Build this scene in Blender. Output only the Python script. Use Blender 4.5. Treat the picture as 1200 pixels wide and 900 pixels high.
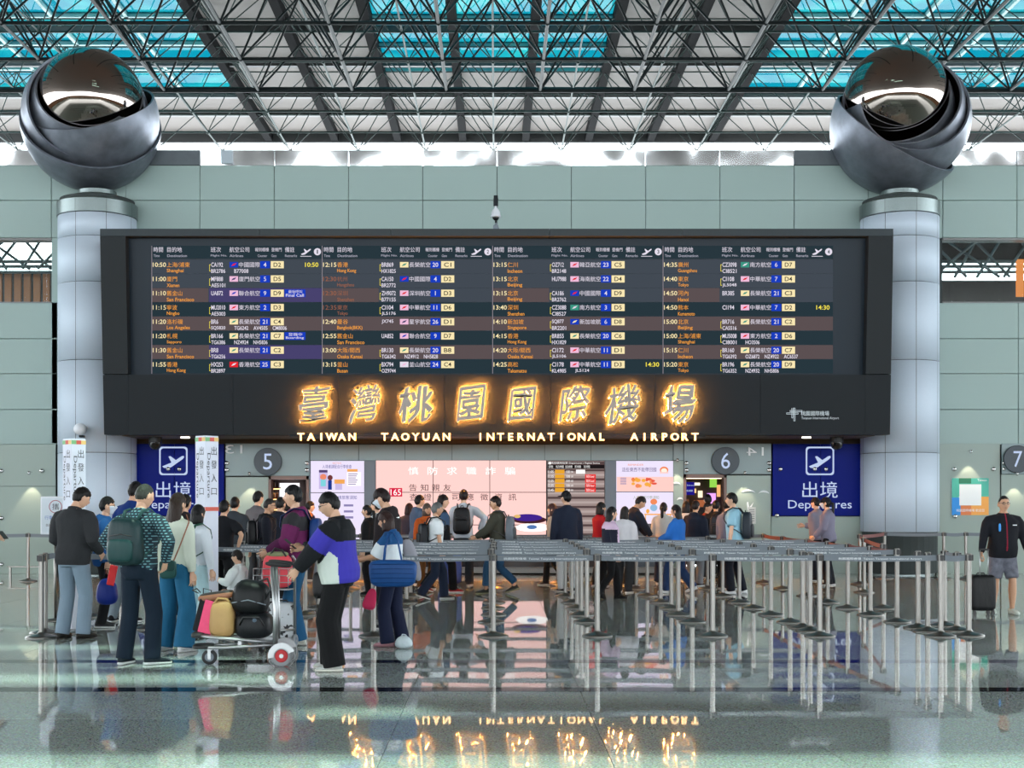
import bpy, bmesh, math, random
import numpy as np
from mathutils import Vector, Matrix, noise
random.seed(7); np.random.seed(7)
for o in list(bpy.data.objects): bpy.data.objects.remove(o)
scene = bpy.context.scene
C = scene.collection
PI = math.pi
# ---------------------------------------------------------------- camera
F = 1570.0; CX = 581.0; CY = 590.0; EYE = 1.6
cam_d = bpy.data.cameras.new('camera'); cam = bpy.data.objects.new('camera', cam_d); C.objects.link(cam)
cam.location = (0, 0, EYE); cam.rotation_euler = (PI/2, 0, 0)
cam_d.sensor_fit = 'HORIZONTAL'; cam_d.sensor_width = 36.0; cam_d.lens = F/1200*36.0
cam_d.shift_x = (600-CX)/1200.0; cam_d.shift_y = (CY-450)/1200.0
cam_d.clip_end = 500
scene.camera = cam
# ---------------------------------------------------------------- world, sun, exposure
W = bpy.data.worlds.new('sky'); scene.world = W; W.use_nodes = True
nt = W.node_tree; bg = nt.nodes['Background']
bg.inputs[0].default_value = (0.88, 0.96, 1.0, 1); bg.inputs[1].default_value = 8.2
sun_d = bpy.data.lights.new('sun', 'SUN'); sun_d.energy = 7.5; sun_d.angle = math.radians(1.4); sun_d.color = (1.0, 0.97, 0.9)
sun = bpy.data.objects.new('sun', sun_d); C.objects.link(sun)
SUN_DIR = Vector((-0.18, 0.10, -1.0)).normalized()
sun.rotation_euler = SUN_DIR.to_track_quat('-Z', 'Y').to_euler()
vs = scene.view_settings
vs.view_transform = 'Standard'; vs.look = 'None'; vs.gamma = 1.0; vs.use_curve_mapping = False; vs.exposure = 0.0
scene.cycles.use_denoising = True
scene.cycles.max_bounces = 8; scene.cycles.diffuse_bounces = 4; scene.cycles.glossy_bounces = 4
scene.cycles.transparent_max_bounces = 16; scene.cycles.sample_clamp_indirect = 6.0
scene.cycles.caustics_reflective = False; scene.cycles.caustics_refractive = False

# ---------------------------------------------------------------- helpers
def P(px, py, D): return Vector(((px-CX)*D/F, D, EYE+(CY-py)*D/F))
def WX(px, D): return (px-CX)*D/F
def WZ(py, D): return EYE+(CY-py)*D/F
def DF(py): return EYE*F/(py-CY)          # depth of a floor point seen at row py

def srgb(r, g, b):
    f = lambda c: (c/255/12.92) if c/255 <= .04045 else ((c/255+.055)/1.055)**2.4
    return (f(r), f(g), f(b))

MATS = {}
def mat(name, col, rough=.6, metal=0.0, bump=0.0, scale=30.0, var=0.0, emit=None, es=1.0, spec=.5, aniso=None, stretch=None, coat=0.0):
    if name in MATS: return MATS[name]
    m = bpy.data.materials.new(name); m.use_nodes = True
    n = m.node_tree.nodes; l = m.node_tree.links; b = n['Principled BSDF']
    b.inputs['Base Color'].default_value = (*col, 1); b.inputs['Roughness'].default_value = rough
    b.inputs['Metallic'].default_value = metal; b.inputs['Specular IOR Level'].default_value = spec
    b.inputs['Coat Weight'].default_value = coat
    if emit is not None:
        b.inputs['Emission Color'].default_value = (*emit, 1); b.inputs['Emission Strength'].default_value = es
    if bump or var:
        tc = n.new('ShaderNodeTexCoord'); mp = n.new('ShaderNodeMapping'); l.new(tc.outputs['Object'], mp.inputs[0])
        if stretch: mp.inputs['Scale'].default_value = stretch
        nz = n.new('ShaderNodeTexNoise'); nz.inputs['Scale'].default_value = scale; nz.inputs['Detail'].default_value = 4
        l.new(mp.outputs[0], nz.inputs['Vector'])
        if bump:
            bp = n.new('ShaderNodeBump'); bp.inputs['Strength'].default_value = bump; bp.inputs['Distance'].default_value = .02
            l.new(nz.outputs[0], bp.inputs['Height']); l.new(bp.outputs[0], b.inputs['Normal'])
        if var:
            mx = n.new('ShaderNodeMix'); mx.data_type = 'RGBA'
            mx.inputs[6].default_value = (*[c*(1-var) for c in col], 1); mx.inputs[7].default_value = (*[min(1, c*(1+var)) for c in col], 1)
            l.new(nz.outputs[0], mx.inputs[0]); l.new(mx.outputs[2], b.inputs['Base Color'])
    MATS[name] = m
    return m
def emat(name, col, s=1.0):
    if name in MATS: return MATS[name]
    m = bpy.data.materials.new(name); m.use_nodes = True
    n = m.node_tree.nodes; l = m.node_tree.links
    n.remove(n['Principled BSDF']); e = n.new('ShaderNodeEmission')
    e.inputs[0].default_value = (*col, 1); e.inputs[1].default_value = s
    l.new(e.outputs[0], n['Material Output'].inputs[0])
    MATS[name] = m; return m
def cloth(rgb, kind='plain'):
    """fabric of a given sRGB colour with soft wrinkles"""
    key = 'cloth_%d_%d_%d_%s' % (*rgb, kind)
    if key in MATS: return MATS[key]
    c = srgb(*rgb); lum = .3*c[0]+.6*c[1]+.1*c[2]; c = tuple(v*(.58+.42*min(1, lum/.25)) for v in c)      # dark cloth reads darker than its picked shade
    sc, bp, st = {'plain': (9, .55, (1, 1, .45)), 'denim': (12, .6, (1, 1, .3)), 'knit': (60, .4, (1, 1, 1)), 'shiny': (8, .7, (1, 1, .5))}[kind]
    return mat(key, c, rough=.45 if kind == 'shiny' else .85, bump=bp, scale=sc, var=.22 if kind == 'denim' else .12, spec=.25, stretch=st)

def empty(name, loc=(0, 0, 0), rz=0.0):
    o = bpy.data.objects.new(name, None); C.objects.link(o); o.location = loc; o.rotation_euler = (0, 0, rz)
    o.empty_display_size = .1; return o
def tag(o, label=None, cat=None, group=None, kind=None):
    if label: o['label'] = label
    if cat: o['category'] = cat
    if group: o['group'] = group
    if kind: o['kind'] = kind
    return o
def link(name, me, parent=None, loc=None):
    o = bpy.data.objects.new(name, me); C.objects.link(o)
    if parent: o.parent = parent
    if loc is not None: o.location = loc
    return o

def arrays_mesh(name, V, Q, T, mats=(), mq=None, mt=None, smooth=True):
    me = bpy.data.meshes.new(name)
    V = np.asarray(V, dtype=np.float32).reshape(-1, 3); Q = np.asarray(Q, dtype=np.int32).reshape(-1, 4); T = np.asarray(T, dtype=np.int32).reshape(-1, 3)
    nq, ntr = len(Q), len(T)
    me.vertices.add(len(V)); me.vertices.foreach_set('co', V.ravel())
    me.loops.add(nq*4+ntr*3); me.loops.foreach_set('vertex_index', np.concatenate([Q.ravel(), T.ravel()]).astype(np.int32))
    me.polygons.add(nq+ntr)
    ls = np.concatenate([np.arange(nq)*4, nq*4+np.arange(ntr)*3]).astype(np.int32)
    me.polygons.foreach_set('loop_start', ls)
    for m in mats: me.materials.append(m)
    mi = np.concatenate([np.zeros(nq) if mq is None else mq, np.zeros(ntr) if mt is None else mt]).astype(np.int32)
    me.polygons.foreach_set('material_index', mi)
    me.polygons.foreach_set('use_smooth', np.full(nq+ntr, smooth, dtype=bool))
    me.update(calc_edges=True); me.validate()
    return me

class MB:
    """collects shapes; build() links them as one mesh object"""
    def __init__(s): s.v = []; s.q = []; s.t = []; s.mq = []; s.mt = []
    def raw(s, V, faces, m=0):
        b = len(s.v); s.v.extend([tuple(v) for v in V])
        for f in faces:
            if len(f) == 4: s.q.append([i+b for i in f]); s.mq.append(m)
            elif len(f) == 3: s.t.append([i+b for i in f]); s.mt.append(m)
            else:
                for i in range(1, len(f)-1): s.t.append([f[0]+b, f[i]+b, f[i+1]+b]); s.mt.append(m)
        return s
    def box(s, c, d, m=0, ch=0.0, R=None):
        hx, hy, hz = d[0]/2, d[1]/2, d[2]/2; c = Vector(c)
        if ch <= 0:
            V = [Vector((x, y, z)) for x in (-hx, hx) for y in (-hy, hy) for z in (-hz, hz)]
            Fc = [(0, 1, 3, 2), (4, 6, 7, 5), (0, 4, 5, 1), (2, 3, 7, 6), (0, 2, 6, 4), (1, 5, 7, 3)]
        else:
            ch = min(ch, hx*.95, hy*.95, hz*.95); V = []; ix = {}
            for sx in (-1, 1):
                for sy in (-1, 1):
                    for sz in (-1, 1):
                        for a in range(3):
                            e = [hx, hy, hz]; p = [0, 0, 0]
                            for k, sg in enumerate((sx, sy, sz)): p[k] = sg*(e[k] if k == a else e[k]-ch)
                            ix[(sx, sy, sz, a)] = len(V); V.append(Vector(p))
            Fc = []
            for a in range(3):
                b_, c_ = (a+1) % 3, (a+2) % 3
                for sg in (-1, 1):
                    f = []
                    for (u, w) in ((-1, -1), (1, -1), (1, 1), (-1, 1)):
                        k = [0, 0, 0]; k[a] = sg; k[b_] = u; k[c_] = w; f.append(ix[(*k, a)])
                    Fc.append(tuple(f) if sg > 0 else tuple(f[::-1]))
                for u in (-1, 1):
                    for w in (-1, 1):
                        k0 = [0, 0, 0]; k1 = [0, 0, 0]; k0[a] = -1; k1[a] = 1
                        for k in (k0, k1): k[b_] = u; k[c_] = w
                        f = (ix[(*k0, b_)], ix[(*k1, b_)], ix[(*k1, c_)], ix[(*k0, c_)])
                        Fc.append(f if u*w < 0 else f[::-1])
            for sx in (-1, 1):
                for sy in (-1, 1):
                    for sz in (-1, 1):
                        f = (ix[(sx, sy, sz, 0)], ix[(sx, sy, sz, 1)], ix[(sx, sy, sz, 2)])
                        Fc.append(f if sx*sy*sz > 0 else f[::-1])
        if R is not None: V = [R @ v for v in V]
        return s.raw([v+c for v in V], Fc, m)
    def tube(s, pts, r, n=8, m=0, cap=True, flat=1.0):
        pts = [Vector(p) for p in pts]; k = len(pts); rr = r if hasattr(r, '__len__') else [r]*k
        V = []; Fc = []; ref = None
        for i, p in enumerate(pts):
            d = (pts[min(i+1, k-1)]-pts[max(i-1, 0)]).normalized()
            if ref is None: ref = d.orthogonal().normalized()
            a = (ref-d*ref.dot(d))
            a = a.normalized() if a.length > 1e-6 else d.orthogonal().normalized()
            ref = a; b = d.cross(a)
            for j in range(n):
                t = 2*PI*j/n; V.append(p+(a*math.cos(t)+b*math.sin(t)*flat)*rr[i])
        for i in range(k-1):
            for j in range(n): Fc.append((i*n+j, i*n+(j+1) % n, (i+1)*n+(j+1) % n, (i+1)*n+j))
        if cap: Fc.append(tuple(range(n))[::-1]); Fc.append(tuple((k-1)*n+j for j in range(n)))
        return s.raw(V, Fc, m)
    def loft(s, rings, m=0, cap=True):
        k = len(rings); n = len(rings[0]); V = [p for r in rings for p in r]; Fc = []
        for i in range(k-1):
            for j in range(n): Fc.append((i*n+j, i*n+(j+1) % n, (i+1)*n+(j+1) % n, (i+1)*n+j))
        if cap: Fc.append(tuple(range(n))[::-1]); Fc.append(tuple((k-1)*n+j for j in range(n)))
        return s.raw(V, Fc, m)
    def lathe(s, prof, c=(0, 0, 0), n=24, m=0, a0=0.0, a1=2*PI, M=None):
        c = Vector(c); full = abs(a1-a0-2*PI) < 1e-6; cnt = n if full else n+1; V = []; Fc = []
        for (r, z) in prof:
            for j in range(cnt):
                t = a0+(a1-a0)*j/n; v = Vector((r*math.cos(t), r*math.sin(t), z))
                if M is not None: v = M @ v
                V.append(v+c)
        for i in range(len(prof)-1):
            for j in range(n):
                j2 = (j+1) % cnt; Fc.append((i*cnt+j, i*cnt+j2, (i+1)*cnt+j2, (i+1)*cnt+j))
        return s.raw(V, Fc, m)
    def ell(s, c, r, m=0, nu=12, nv=8, R=None):
        c = Vector(c); V = []; Fc = []
        for i in range(nv+1):
            ph = PI*i/nv
            for j in range(nu):
                t = 2*PI*j/nu; v = Vector((r[0]*math.sin(ph)*math.cos(t), r[1]*math.sin(ph)*math.sin(t), -r[2]*math.cos(ph)))
                if R is not None: v = R @ v
                V.append(v+c)
        for i in range(nv):
            for j in range(nu): Fc.append((i*nu+j, i*nu+(j+1) % nu, (i+1)*nu+(j+1) % nu, (i+1)*nu+j))
        return s.raw(V, Fc, m)
    def rbox(s, c, d, m=0, e=4.0, nu=20, nv=10, R=None, taper=0.0):
        """superellipsoid: soft bag / cushion shape"""
        c = Vector(c); V = []; Fc = []; f = lambda x: math.copysign(abs(x)**(2/e), x)
        for i in range(nv+1):
            ph = -PI/2+PI*i/nv
            for j in range(nu):
                t = 2*PI*j/nu; z = f(math.sin(ph)); w = 1-taper*z
                v = Vector((d[0]/2*f(math.cos(ph))*f(math.cos(t))*w, d[1]/2*f(math.cos(ph))*f(math.sin(t))*w, d[2]/2*z))
                if R is not None: v = R @ v
                V.append(v+c)
        for i in range(nv):
            for j in range(nu): Fc.append((i*nu+j, i*nu+(j+1) % nu, (i+1)*nu+(j+1) % nu, (i+1)*nu+j))
        return s.raw(V, Fc, m)
    def poly(s, pts, m=0):
        return s.raw(pts, [tuple(range(len(pts)))], m)
    def prism(s, pts, off, m=0):
        """closed prism: a (convex or star-shaped) outline swept by off"""
        n = len(pts); A = [Vector(p) for p in pts]; B = [p+Vector(off) for p in A]
        c0 = sum(A, Vector())/n; c1 = c0+Vector(off)
        Fc = [(i, (i+1) % n, n+(i+1) % n, n+i) for i in range(n)]+[(2*n, (i+1) % n, i) for i in range(n)]+[(2*n+1, n+i, n+(i+1) % n) for i in range(n)]
        return s.raw(A+B+[c0, c1], Fc, m)
    def text(s, st, M, size=1.0, m=0, align='L', sx=1.0, box=None):
        V, T, w, bb = glyphs(st)
        if len(V) == 0: return s
        V = V.copy()
        if box:      # fit the ink box to (w,h), centred
            V[:, 0] = (V[:, 0]-(bb[0]+bb[1])/2)/max(bb[1]-bb[0], 1e-6)*box[0]
            V[:, 1] = (V[:, 1]-(bb[2]+bb[3])/2)/max(bb[3]-bb[2], 1e-6)*box[1]
        else:
            V *= size; V[:, 0] *= sx
            if align == 'C': V[:, 0] -= w*size*sx/2
            elif align == 'R': V[:, 0] -= w*size*sx
        A = np.array(M.to_3x3()); t = np.array(M.translation)
        V = V @ A.T + t
        b = len(s.v); s.v.extend(map(tuple, V.tolist())); s.t.extend((T+b).tolist()); s.mt.extend([m]*len(T))
        return s
    def build(s, name, mats, parent=None, smooth=False, loc=None):
        if not isinstance(mats, (list, tuple)): mats = [mats]
        me = arrays_mesh(name, s.v, s.q, s.t, mats, s.mq, s.mt, smooth)
        return link(name, me, parent, loc)
    def mesh(s, name, mats, smooth=False):
        if not isinstance(mats, (list, tuple)): mats = [mats]
        return arrays_mesh(name, s.v, s.q, s.t, mats, s.mq, s.mt, smooth)

def smooth_angle(o, deg=40):
    me = o.data
    me.polygons.foreach_set('use_smooth', np.ones(len(me.polygons), dtype=bool))
    try: me.set_sharp_from_angle(angle=math.radians(deg))
    except Exception: pass
    return o

# ---- lettering: every string is turned into triangles once
GLY = {}
def prep_text(strings, offset=0.0, extrude=0.0, tagk=''):
    strings = [s for s in dict.fromkeys(strings) if (s+tagk) not in GLY]
    obs = []
    for st in strings:
        cu = bpy.data.curves.new('t', 'FONT'); cu.body = st; cu.resolution_u = 3; cu.offset = offset; cu.extrude = extrude; cu.fill_mode = 'FRONT' if not extrude else 'BOTH'
        o = bpy.data.objects.new('t', cu); C.objects.link(o); obs.append((st, o))
    bpy.context.view_layer.update(); dg = bpy.context.evaluated_depsgraph_get()
    for st, o in obs:
        me = bpy.data.meshes.new_from_object(o.evaluated_get(dg)); me.calc_loop_triangles()
        V = np.zeros(len(me.vertices)*3); me.vertices.foreach_get('co', V); V = V.reshape(-1, 3)
        T = np.zeros(len(me.loop_triangles)*3, dtype=np.int32); me.loop_triangles.foreach_get('vertices', T); T = T.reshape(-1, 3)
        bb = (V[:, 0].min(), V[:, 0].max(), V[:, 1].min(), V[:, 1].max()) if len(V) else (0, 1, 0, 1)
        GLY[st+tagk] = (V, T, bb[1], bb)
        cu = o.data; bpy.data.objects.remove(o); bpy.data.curves.remove(cu); bpy.data.meshes.remove(me)
def glyphs(st):
    if st not in GLY: prep_text([st])
    return GLY[st]
def face_cam(p, mirror=False):   # text plane facing -Y at point p
    M = Matrix.Translation(p) @ Matrix.Rotation(PI/2, 4, 'X')
    return M @ Matrix.Scale(-1, 4, (1, 0, 0)) if mirror else M
# ================================================================ materials of the hall
def pane_mat(name, col, gloss=.08, rough=.02, cloud=0.0):
    m = bpy.data.materials.new(name); m.use_nodes = True; n = m.node_tree.nodes; l = m.node_tree.links
    n.remove(n['Principled BSDF']); tr = n.new('ShaderNodeBsdfTransparent'); gl = n.new('ShaderNodeBsdfGlossy'); mx = n.new('ShaderNodeMixShader')
    tr.inputs[0].default_value = (*col, 1); gl.inputs['Roughness'].default_value = rough; mx.inputs[0].default_value = gloss
    if cloud:
        tc = n.new('ShaderNodeTexCoord'); nz = n.new('ShaderNodeTexNoise'); nz.inputs['Scale'].default_value = .45; nz.inputs['Detail'].default_value = 3
        l.new(tc.outputs['Object'], nz.inputs['Vector'])
        oi = n.new('ShaderNodeObjectInfo'); va = n.new('ShaderNodeVectorMath'); va.operation = 'ADD'
        l.new(tc.outputs['Object'], va.inputs[0]); l.new(oi.outputs['Location'], va.inputs[1]); l.new(va.outputs[0], nz.inputs['Vector'])
        cr = n.new('ShaderNodeValToRGB'); cr.color_ramp.elements[0].position = .46; cr.color_ramp.elements[1].position = .70
        cr.color_ramp.elements[0].color = (*col, 1); cr.color_ramp.elements[1].color = (col[0]*2.6+.01, min(1, col[1]*1.35), min(1, col[2]*1.15), 1)
        l.new(nz.outputs[0], cr.inputs[0]); l.new(cr.outputs[0], tr.inputs[0])
    l.new(tr.outputs[0], mx.inputs[1]); l.new(gl.outputs[0], mx.inputs[2]); l.new(mx.outputs[0], n['Material Output'].inputs[0])
    MATS[name] = m; return m

M_panel = mat('wall_panel', srgb(156, 176, 172), rough=.42, spec=.35, bump=.02, scale=2)
M_joint = mat('joint', (.03, .04, .04), .8)
M_alu = mat('column_metal', srgb(196, 208, 222), rough=.62, metal=.12, bump=.02, scale=40, var=.03, spec=.35)
M_cap = mat('column_cap', srgb(120, 130, 130), rough=.35, metal=.9, bump=.05, scale=30, var=.1)
M_chrome = mat('mirror_steel', (.62, .62, .62), rough=.06, metal=1)
M_black = mat('black_metal', srgb(20, 26, 31), rough=.5, spec=.2, bump=.03, scale=60)
M_blackp = mat('black_plastic', (.012, .012, .014), rough=.4)
M_white = mat('white_paint', srgb(225, 228, 235), rough=.4)
M_grey = mat('grey_paint', srgb(120, 130, 140), rough=.5)

def floor_mat():
    m = bpy.data.materials.new('granite'); m.use_nodes = True; n = m.node_tree.nodes; l = m.node_tree.links; b = n['Principled BSDF']
    tc = n.new('ShaderNodeTexCoord'); oi = n.new('ShaderNodeObjectInfo'); va = n.new('ShaderNodeVectorMath'); va.operation = 'ADD'
    l.new(tc.outputs['Object'], va.inputs[0]); l.new(oi.outputs['Location'], va.inputs[1])
    nz = n.new('ShaderNodeTexNoise'); nz.inputs['Scale'].default_value = 75; nz.inputs['Detail'].default_value = 2; l.new(va.outputs[0], nz.inputs['Vector'])
    vo = n.new('ShaderNodeTexVoronoi'); vo.inputs['Scale'].default_value = 70; l.new(va.outputs[0], vo.inputs['Vector'])
    cr = n.new('ShaderNodeValToRGB'); e = cr.color_ramp.elements
    e[0].position = .36; e[0].color = (.26, .37, .335, 1); e[1].position = .66; e[1].color = (.56, .73, .665, 1)
    l.new(nz.outputs[0], cr.inputs[0])
    mx = n.new('ShaderNodeMix'); mx.data_type = 'RGBA'; mx.blend_type = 'MULTIPLY'; mx.inputs[0].default_value = .5
    l.new(cr.outputs[0], mx.inputs[6]); l.new(vo.outputs['Color'], mx.inputs[7])
    hs = n.new('ShaderNodeHueSaturation'); hs.inputs['Saturation'].default_value = .5
    l.new(mx.outputs[2], hs.inputs['Color'])
    mr = n.new('ShaderNodeMath'); mr.operation = 'MULTIPLY_ADD'; mr.inputs[1].default_value = .22; mr.inputs[2].default_value = .89
    l.new(oi.outputs['Random'], mr.inputs[0]); l.new(mr.outputs[0], hs.inputs['Value'])
    l.new(hs.outputs[0], b.inputs['Base Color'])
    b.inputs['Roughness'].default_value = .022; b.inputs['IOR'].default_value = 1.9
    n2 = n.new('ShaderNodeTexNoise'); n2.inputs['Scale'].default_value = 2.2; l.new(va.outputs[0], n2.inputs['Vector'])
    bp = n.new('ShaderNodeBump'); bp.inputs['Strength'].default_value = .006; bp.inputs['Distance'].default_value = .05
    l.new(n2.outputs[0], bp.inputs['Height']); l.new(bp.outputs[0], b.inputs['Normal'])
    MATS['granite'] = m; return m
M_floor = floor_mat()
M_strip = mat('black_granite', (.012, .014, .015), rough=.05, spec=.6)

# ================================================================ floor: slab, tiles, inlaid dark strips
fl = MB(); fl.box((0, 0, -.27), (120, 140, .5)); floor = tag(fl.build('floor', mat('slab', srgb(120, 132, 126), .12, spec=.6)), kind='structure')
TS = 1.44; gap = .003
tm = MB(); tm.box((0, 0, 0), (TS-gap, TS-gap, .02), ch=.002); tile_me = tm.mesh('floor_tile', M_floor)
strips = [DF(775), DF(808)]
rows = []; y = strips[0]+.13
segs = [(strips[1]-.13-3*TS, 3, strips[1]-.13), ]
ys = [strips[1]-.13-(i+.5)*TS for i in range(4)] + [strips[0]+.13+(i+.5)*TS for i in range(12)]
midh = strips[0]-.13-(strips[1]+.13)
for yc in ys:
    half = (yc+1)*.42+1.0
    k = int(half/TS)+1
    for i in range(-k, k+1):
        if yc > 28 and abs(i*TS) > 13: continue
        link('floor_tile', tile_me, floor, (i*TS, yc, -.01))
tm2 = MB(); tm2.box((0, 0, 0), (TS-gap, midh-gap, .02), ch=.002); tile2 = tm2.mesh('floor_tile', M_floor)
for i in range(-5, 6): link('floor_tile', tile2, floor, (i*TS, (strips[0]+strips[1])/2, -.01))
for sy in strips:
    b = MB(); b.box((0, sy, -.0095), (40, .26-gap, .02)); b.build('dark_strip', M_strip, floor)

# ================================================================ end wall of cladding panels
DW = 30.7                      # depth of the wall plane
wall = empty('wall_back', (0, DW, 0)); tag(wall, kind='structure')
def wallbox(px0, px1, py0, py1, d0, d1, name, m, parent=wall, ch=0.006, g=.006):
    """box on the wall between pixel bounds at the wall plane; d0/d1 = offsets in front of (-) the wall plane"""
    x0, x1 = WX(px0, DW)+g, WX(px1, DW)-g; z1, z0 = WZ(py0, DW)-g, WZ(py1, DW)+g
    b = MB(); b.box(((x0+x1)/2, (d0+d1)/2, (z0+z1)/2), (x1-x0, d1-d0, z1-z0), ch=ch)
    return b.build(name, m, parent)
# backing of the wall, with openings for the windows and the two doors
def backing(px0, px1, py0, py1):
    wallbox(px0, px1, py0, py1, .05, .30, 'wall_core', M_joint, ch=0, g=0)
backing(-130, 1330, 194, 279); backing(60, 1105, 279, 355); backing(-130, 1330, 355, 520)
backing(-130, 316, 520, 673); backing(363, 800, 520, 673); backing(850, 1330, 520, 673); backing(316, 363, 520, 558); backing(800, 850, 520, 556)
xs = [-113+87*i for i in range(17)]                   # 87 px module (1.70 m)
xs = [147.5+87*i for i in range(-3, 14)]
for i in range(len(xs)-1):
    for (y0, y1) in ((194, 235), (235, 279)): wallbox(xs[i], xs[i+1], y0, y1, -.02, .06, 'wall_panel', M_panel)
for (x0, x1) in ((-113, -27), (-27, 68), (1097, 1193), (1193, 1280)):
    for (y0, y1) in ((355, 397), (397, 438), (438, 480), (480, 521)): wallbox(x0, x1, y0, y1, -.02, .06, 'wall_panel', M_panel)
for i in range(2, 12):
    for (y0, y1) in ((279, 355), (355, 438), (438, 520)): wallbox(max(60, xs[i]), min(1105, xs[i+1]), y0, y1, -.02, .06, 'wall_panel', M_panel)
# polished parapet on top of the wall
M_foil = mat('parapet_foil', (.88, .9, .92), rough=.07, metal=1, bump=.55, scale=1.5, stretch=(.8, 1, .5))
for n_ in M_foil.node_tree.nodes:
    if n_.type == 'BUMP': n_.inputs['Distance'].default_value = .16; n_.inputs['Strength'].default_value = .8
    if n_.type == 'TEX_NOISE': n_.inputs['Detail'].default_value = .6; n_.inputs['Scale'].default_value = 1.3
M_slate = mat('parapet_slate', srgb(88, 96, 102), rough=.5, bump=.1, scale=6, var=.2)
for i in range(len(xs)-1):
    a, b_ = xs[i], xs[i+1]
    if i in (3, 12): wallbox(a, b_, 175.5, 194, -.01, .25, 'parapet_panel', M_slate)
    else:
        o = wallbox(a, b_, 175.5, 194, .02, .10, 'parapet_panel', M_foil)
        zc = WZ(194, DW); o.matrix_local = Matrix.Translation((0, .02, zc)) @ Matrix.Rotation(math.radians(4.0), 4, 'X') @ Matrix.Translation((0, -.02, -zc))
wallbox(259, 273, 176, 192.5, -.05, .03, 'access_plate', mat('plate', srgb(178, 190, 200), .4))
# ---- high windows at both sides: frame, glass, timber screen; tubes beyond imitate the truss mirrored in the glass
M_glass = pane_mat('window_glass', (.86, .93, .92), gloss=.05)
M_frame = mat('window_frame', srgb(112, 112, 112), .4, metal=.4)
M_wood = mat('timber_slat', srgb(168, 92, 36), .5, bump=.1, scale=12, var=.25, stretch=(6, 1, .6))
M_pipe = mat('grey_steel', srgb(84, 96, 100), rough=.4, metal=.3, spec=.5)
def high_window(idx, px0, px1, joints, wood):
    w = empty('window_%d' % idx, (0, DW, 0)); tag(w, kind='structure')
    wallbox(px0, px1, 279, 282, -.04, .3, 'window_frame', M_frame, w, ch=0)
    wallbox(px0, px1, 353.5, 355.5, -.03, .3, 'window_sill', M_frame, w, ch=0)
    js = [px0]+joints+[px1]
    for a, b_ in zip(js[:-1], js[1:]): wallbox(a, b_, 282, 353.5, .10, .115, 'glass_pane', M_glass, w, ch=0, g=.004)
    z0 = WZ(354, DW); zt = WZ(319 if wood else 328, DW+2.2)
    if wood:
        for i in range(16):
            x = WX(px0, DW)-.3+i*.235
            b = MB(); b.box((x, 2.2, (z0-.6+zt)/2), (.17, .06, zt-z0+.6), ch=.008); b.build('timber_slat', M_wood, w)
        b = MB(); b.box((WX(px0, DW)+1.5, 2.3, (z0-.6+zt)/2), (4.2, .04, zt-z0+.6)); b.build('screen_back', M_joint, w)
    else:
        b = MB(); b.box((WX(px0, DW)+1.5, 2.3, (z0-.6+zt)/2), (5.0, .04, zt-z0+.6)); b.build('screen_back', mat('dark_band', (.008, .008, .008), .9, spec=.05), w)
        b = MB(); b.box((WX(px0, DW)+1.5, 2.3, WZ(287, DW)+.6), (5.0, .04, 1.2)); b.build('ceiling_band', mat('dark_band', (.008, .008, .008), .9, spec=.05), w)
        b = MB(); b.box((WX(1197, 32), 1.4, WZ(325, 32)), (.18, .03, .9)); b.build('orange_lamp_panel', emat('orange_panel', (1, .30, .06), 1.0), w)
    rnd = random.Random(idx)
    x0, x1 = WX(px0, DW), WX(px1, DW)
    for i in range(11):
        xa = x0+(x1-x0)*(i/10.0)+rnd.uniform(-.2, .2); xb = xa+(-1)**i*rnd.uniform(.5, 1.3)
        b = MB(); b.tube([(xa, 1.2, zt-.1), (xb, 1.2+rnd.uniform(0, .8), WZ(276, DW)+.3)], .035, 8); b.build('reflected_truss_tube', M_pipe, w, smooth=True)
    for zz in (WZ(290, DW), WZ(296, DW), WZ(303, DW)):
        b = MB(); b.tube([(x0-1, 1.8, zz), (x1+1, 1.8, zz)], .04, 8); b.build('reflected_chord_tube', M_pipe, w, smooth=True)
high_window(1, -100, 61, [-40, 53], True)
high_window(2, 1104, 1265, [1114, 1178, 1193], False)

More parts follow.
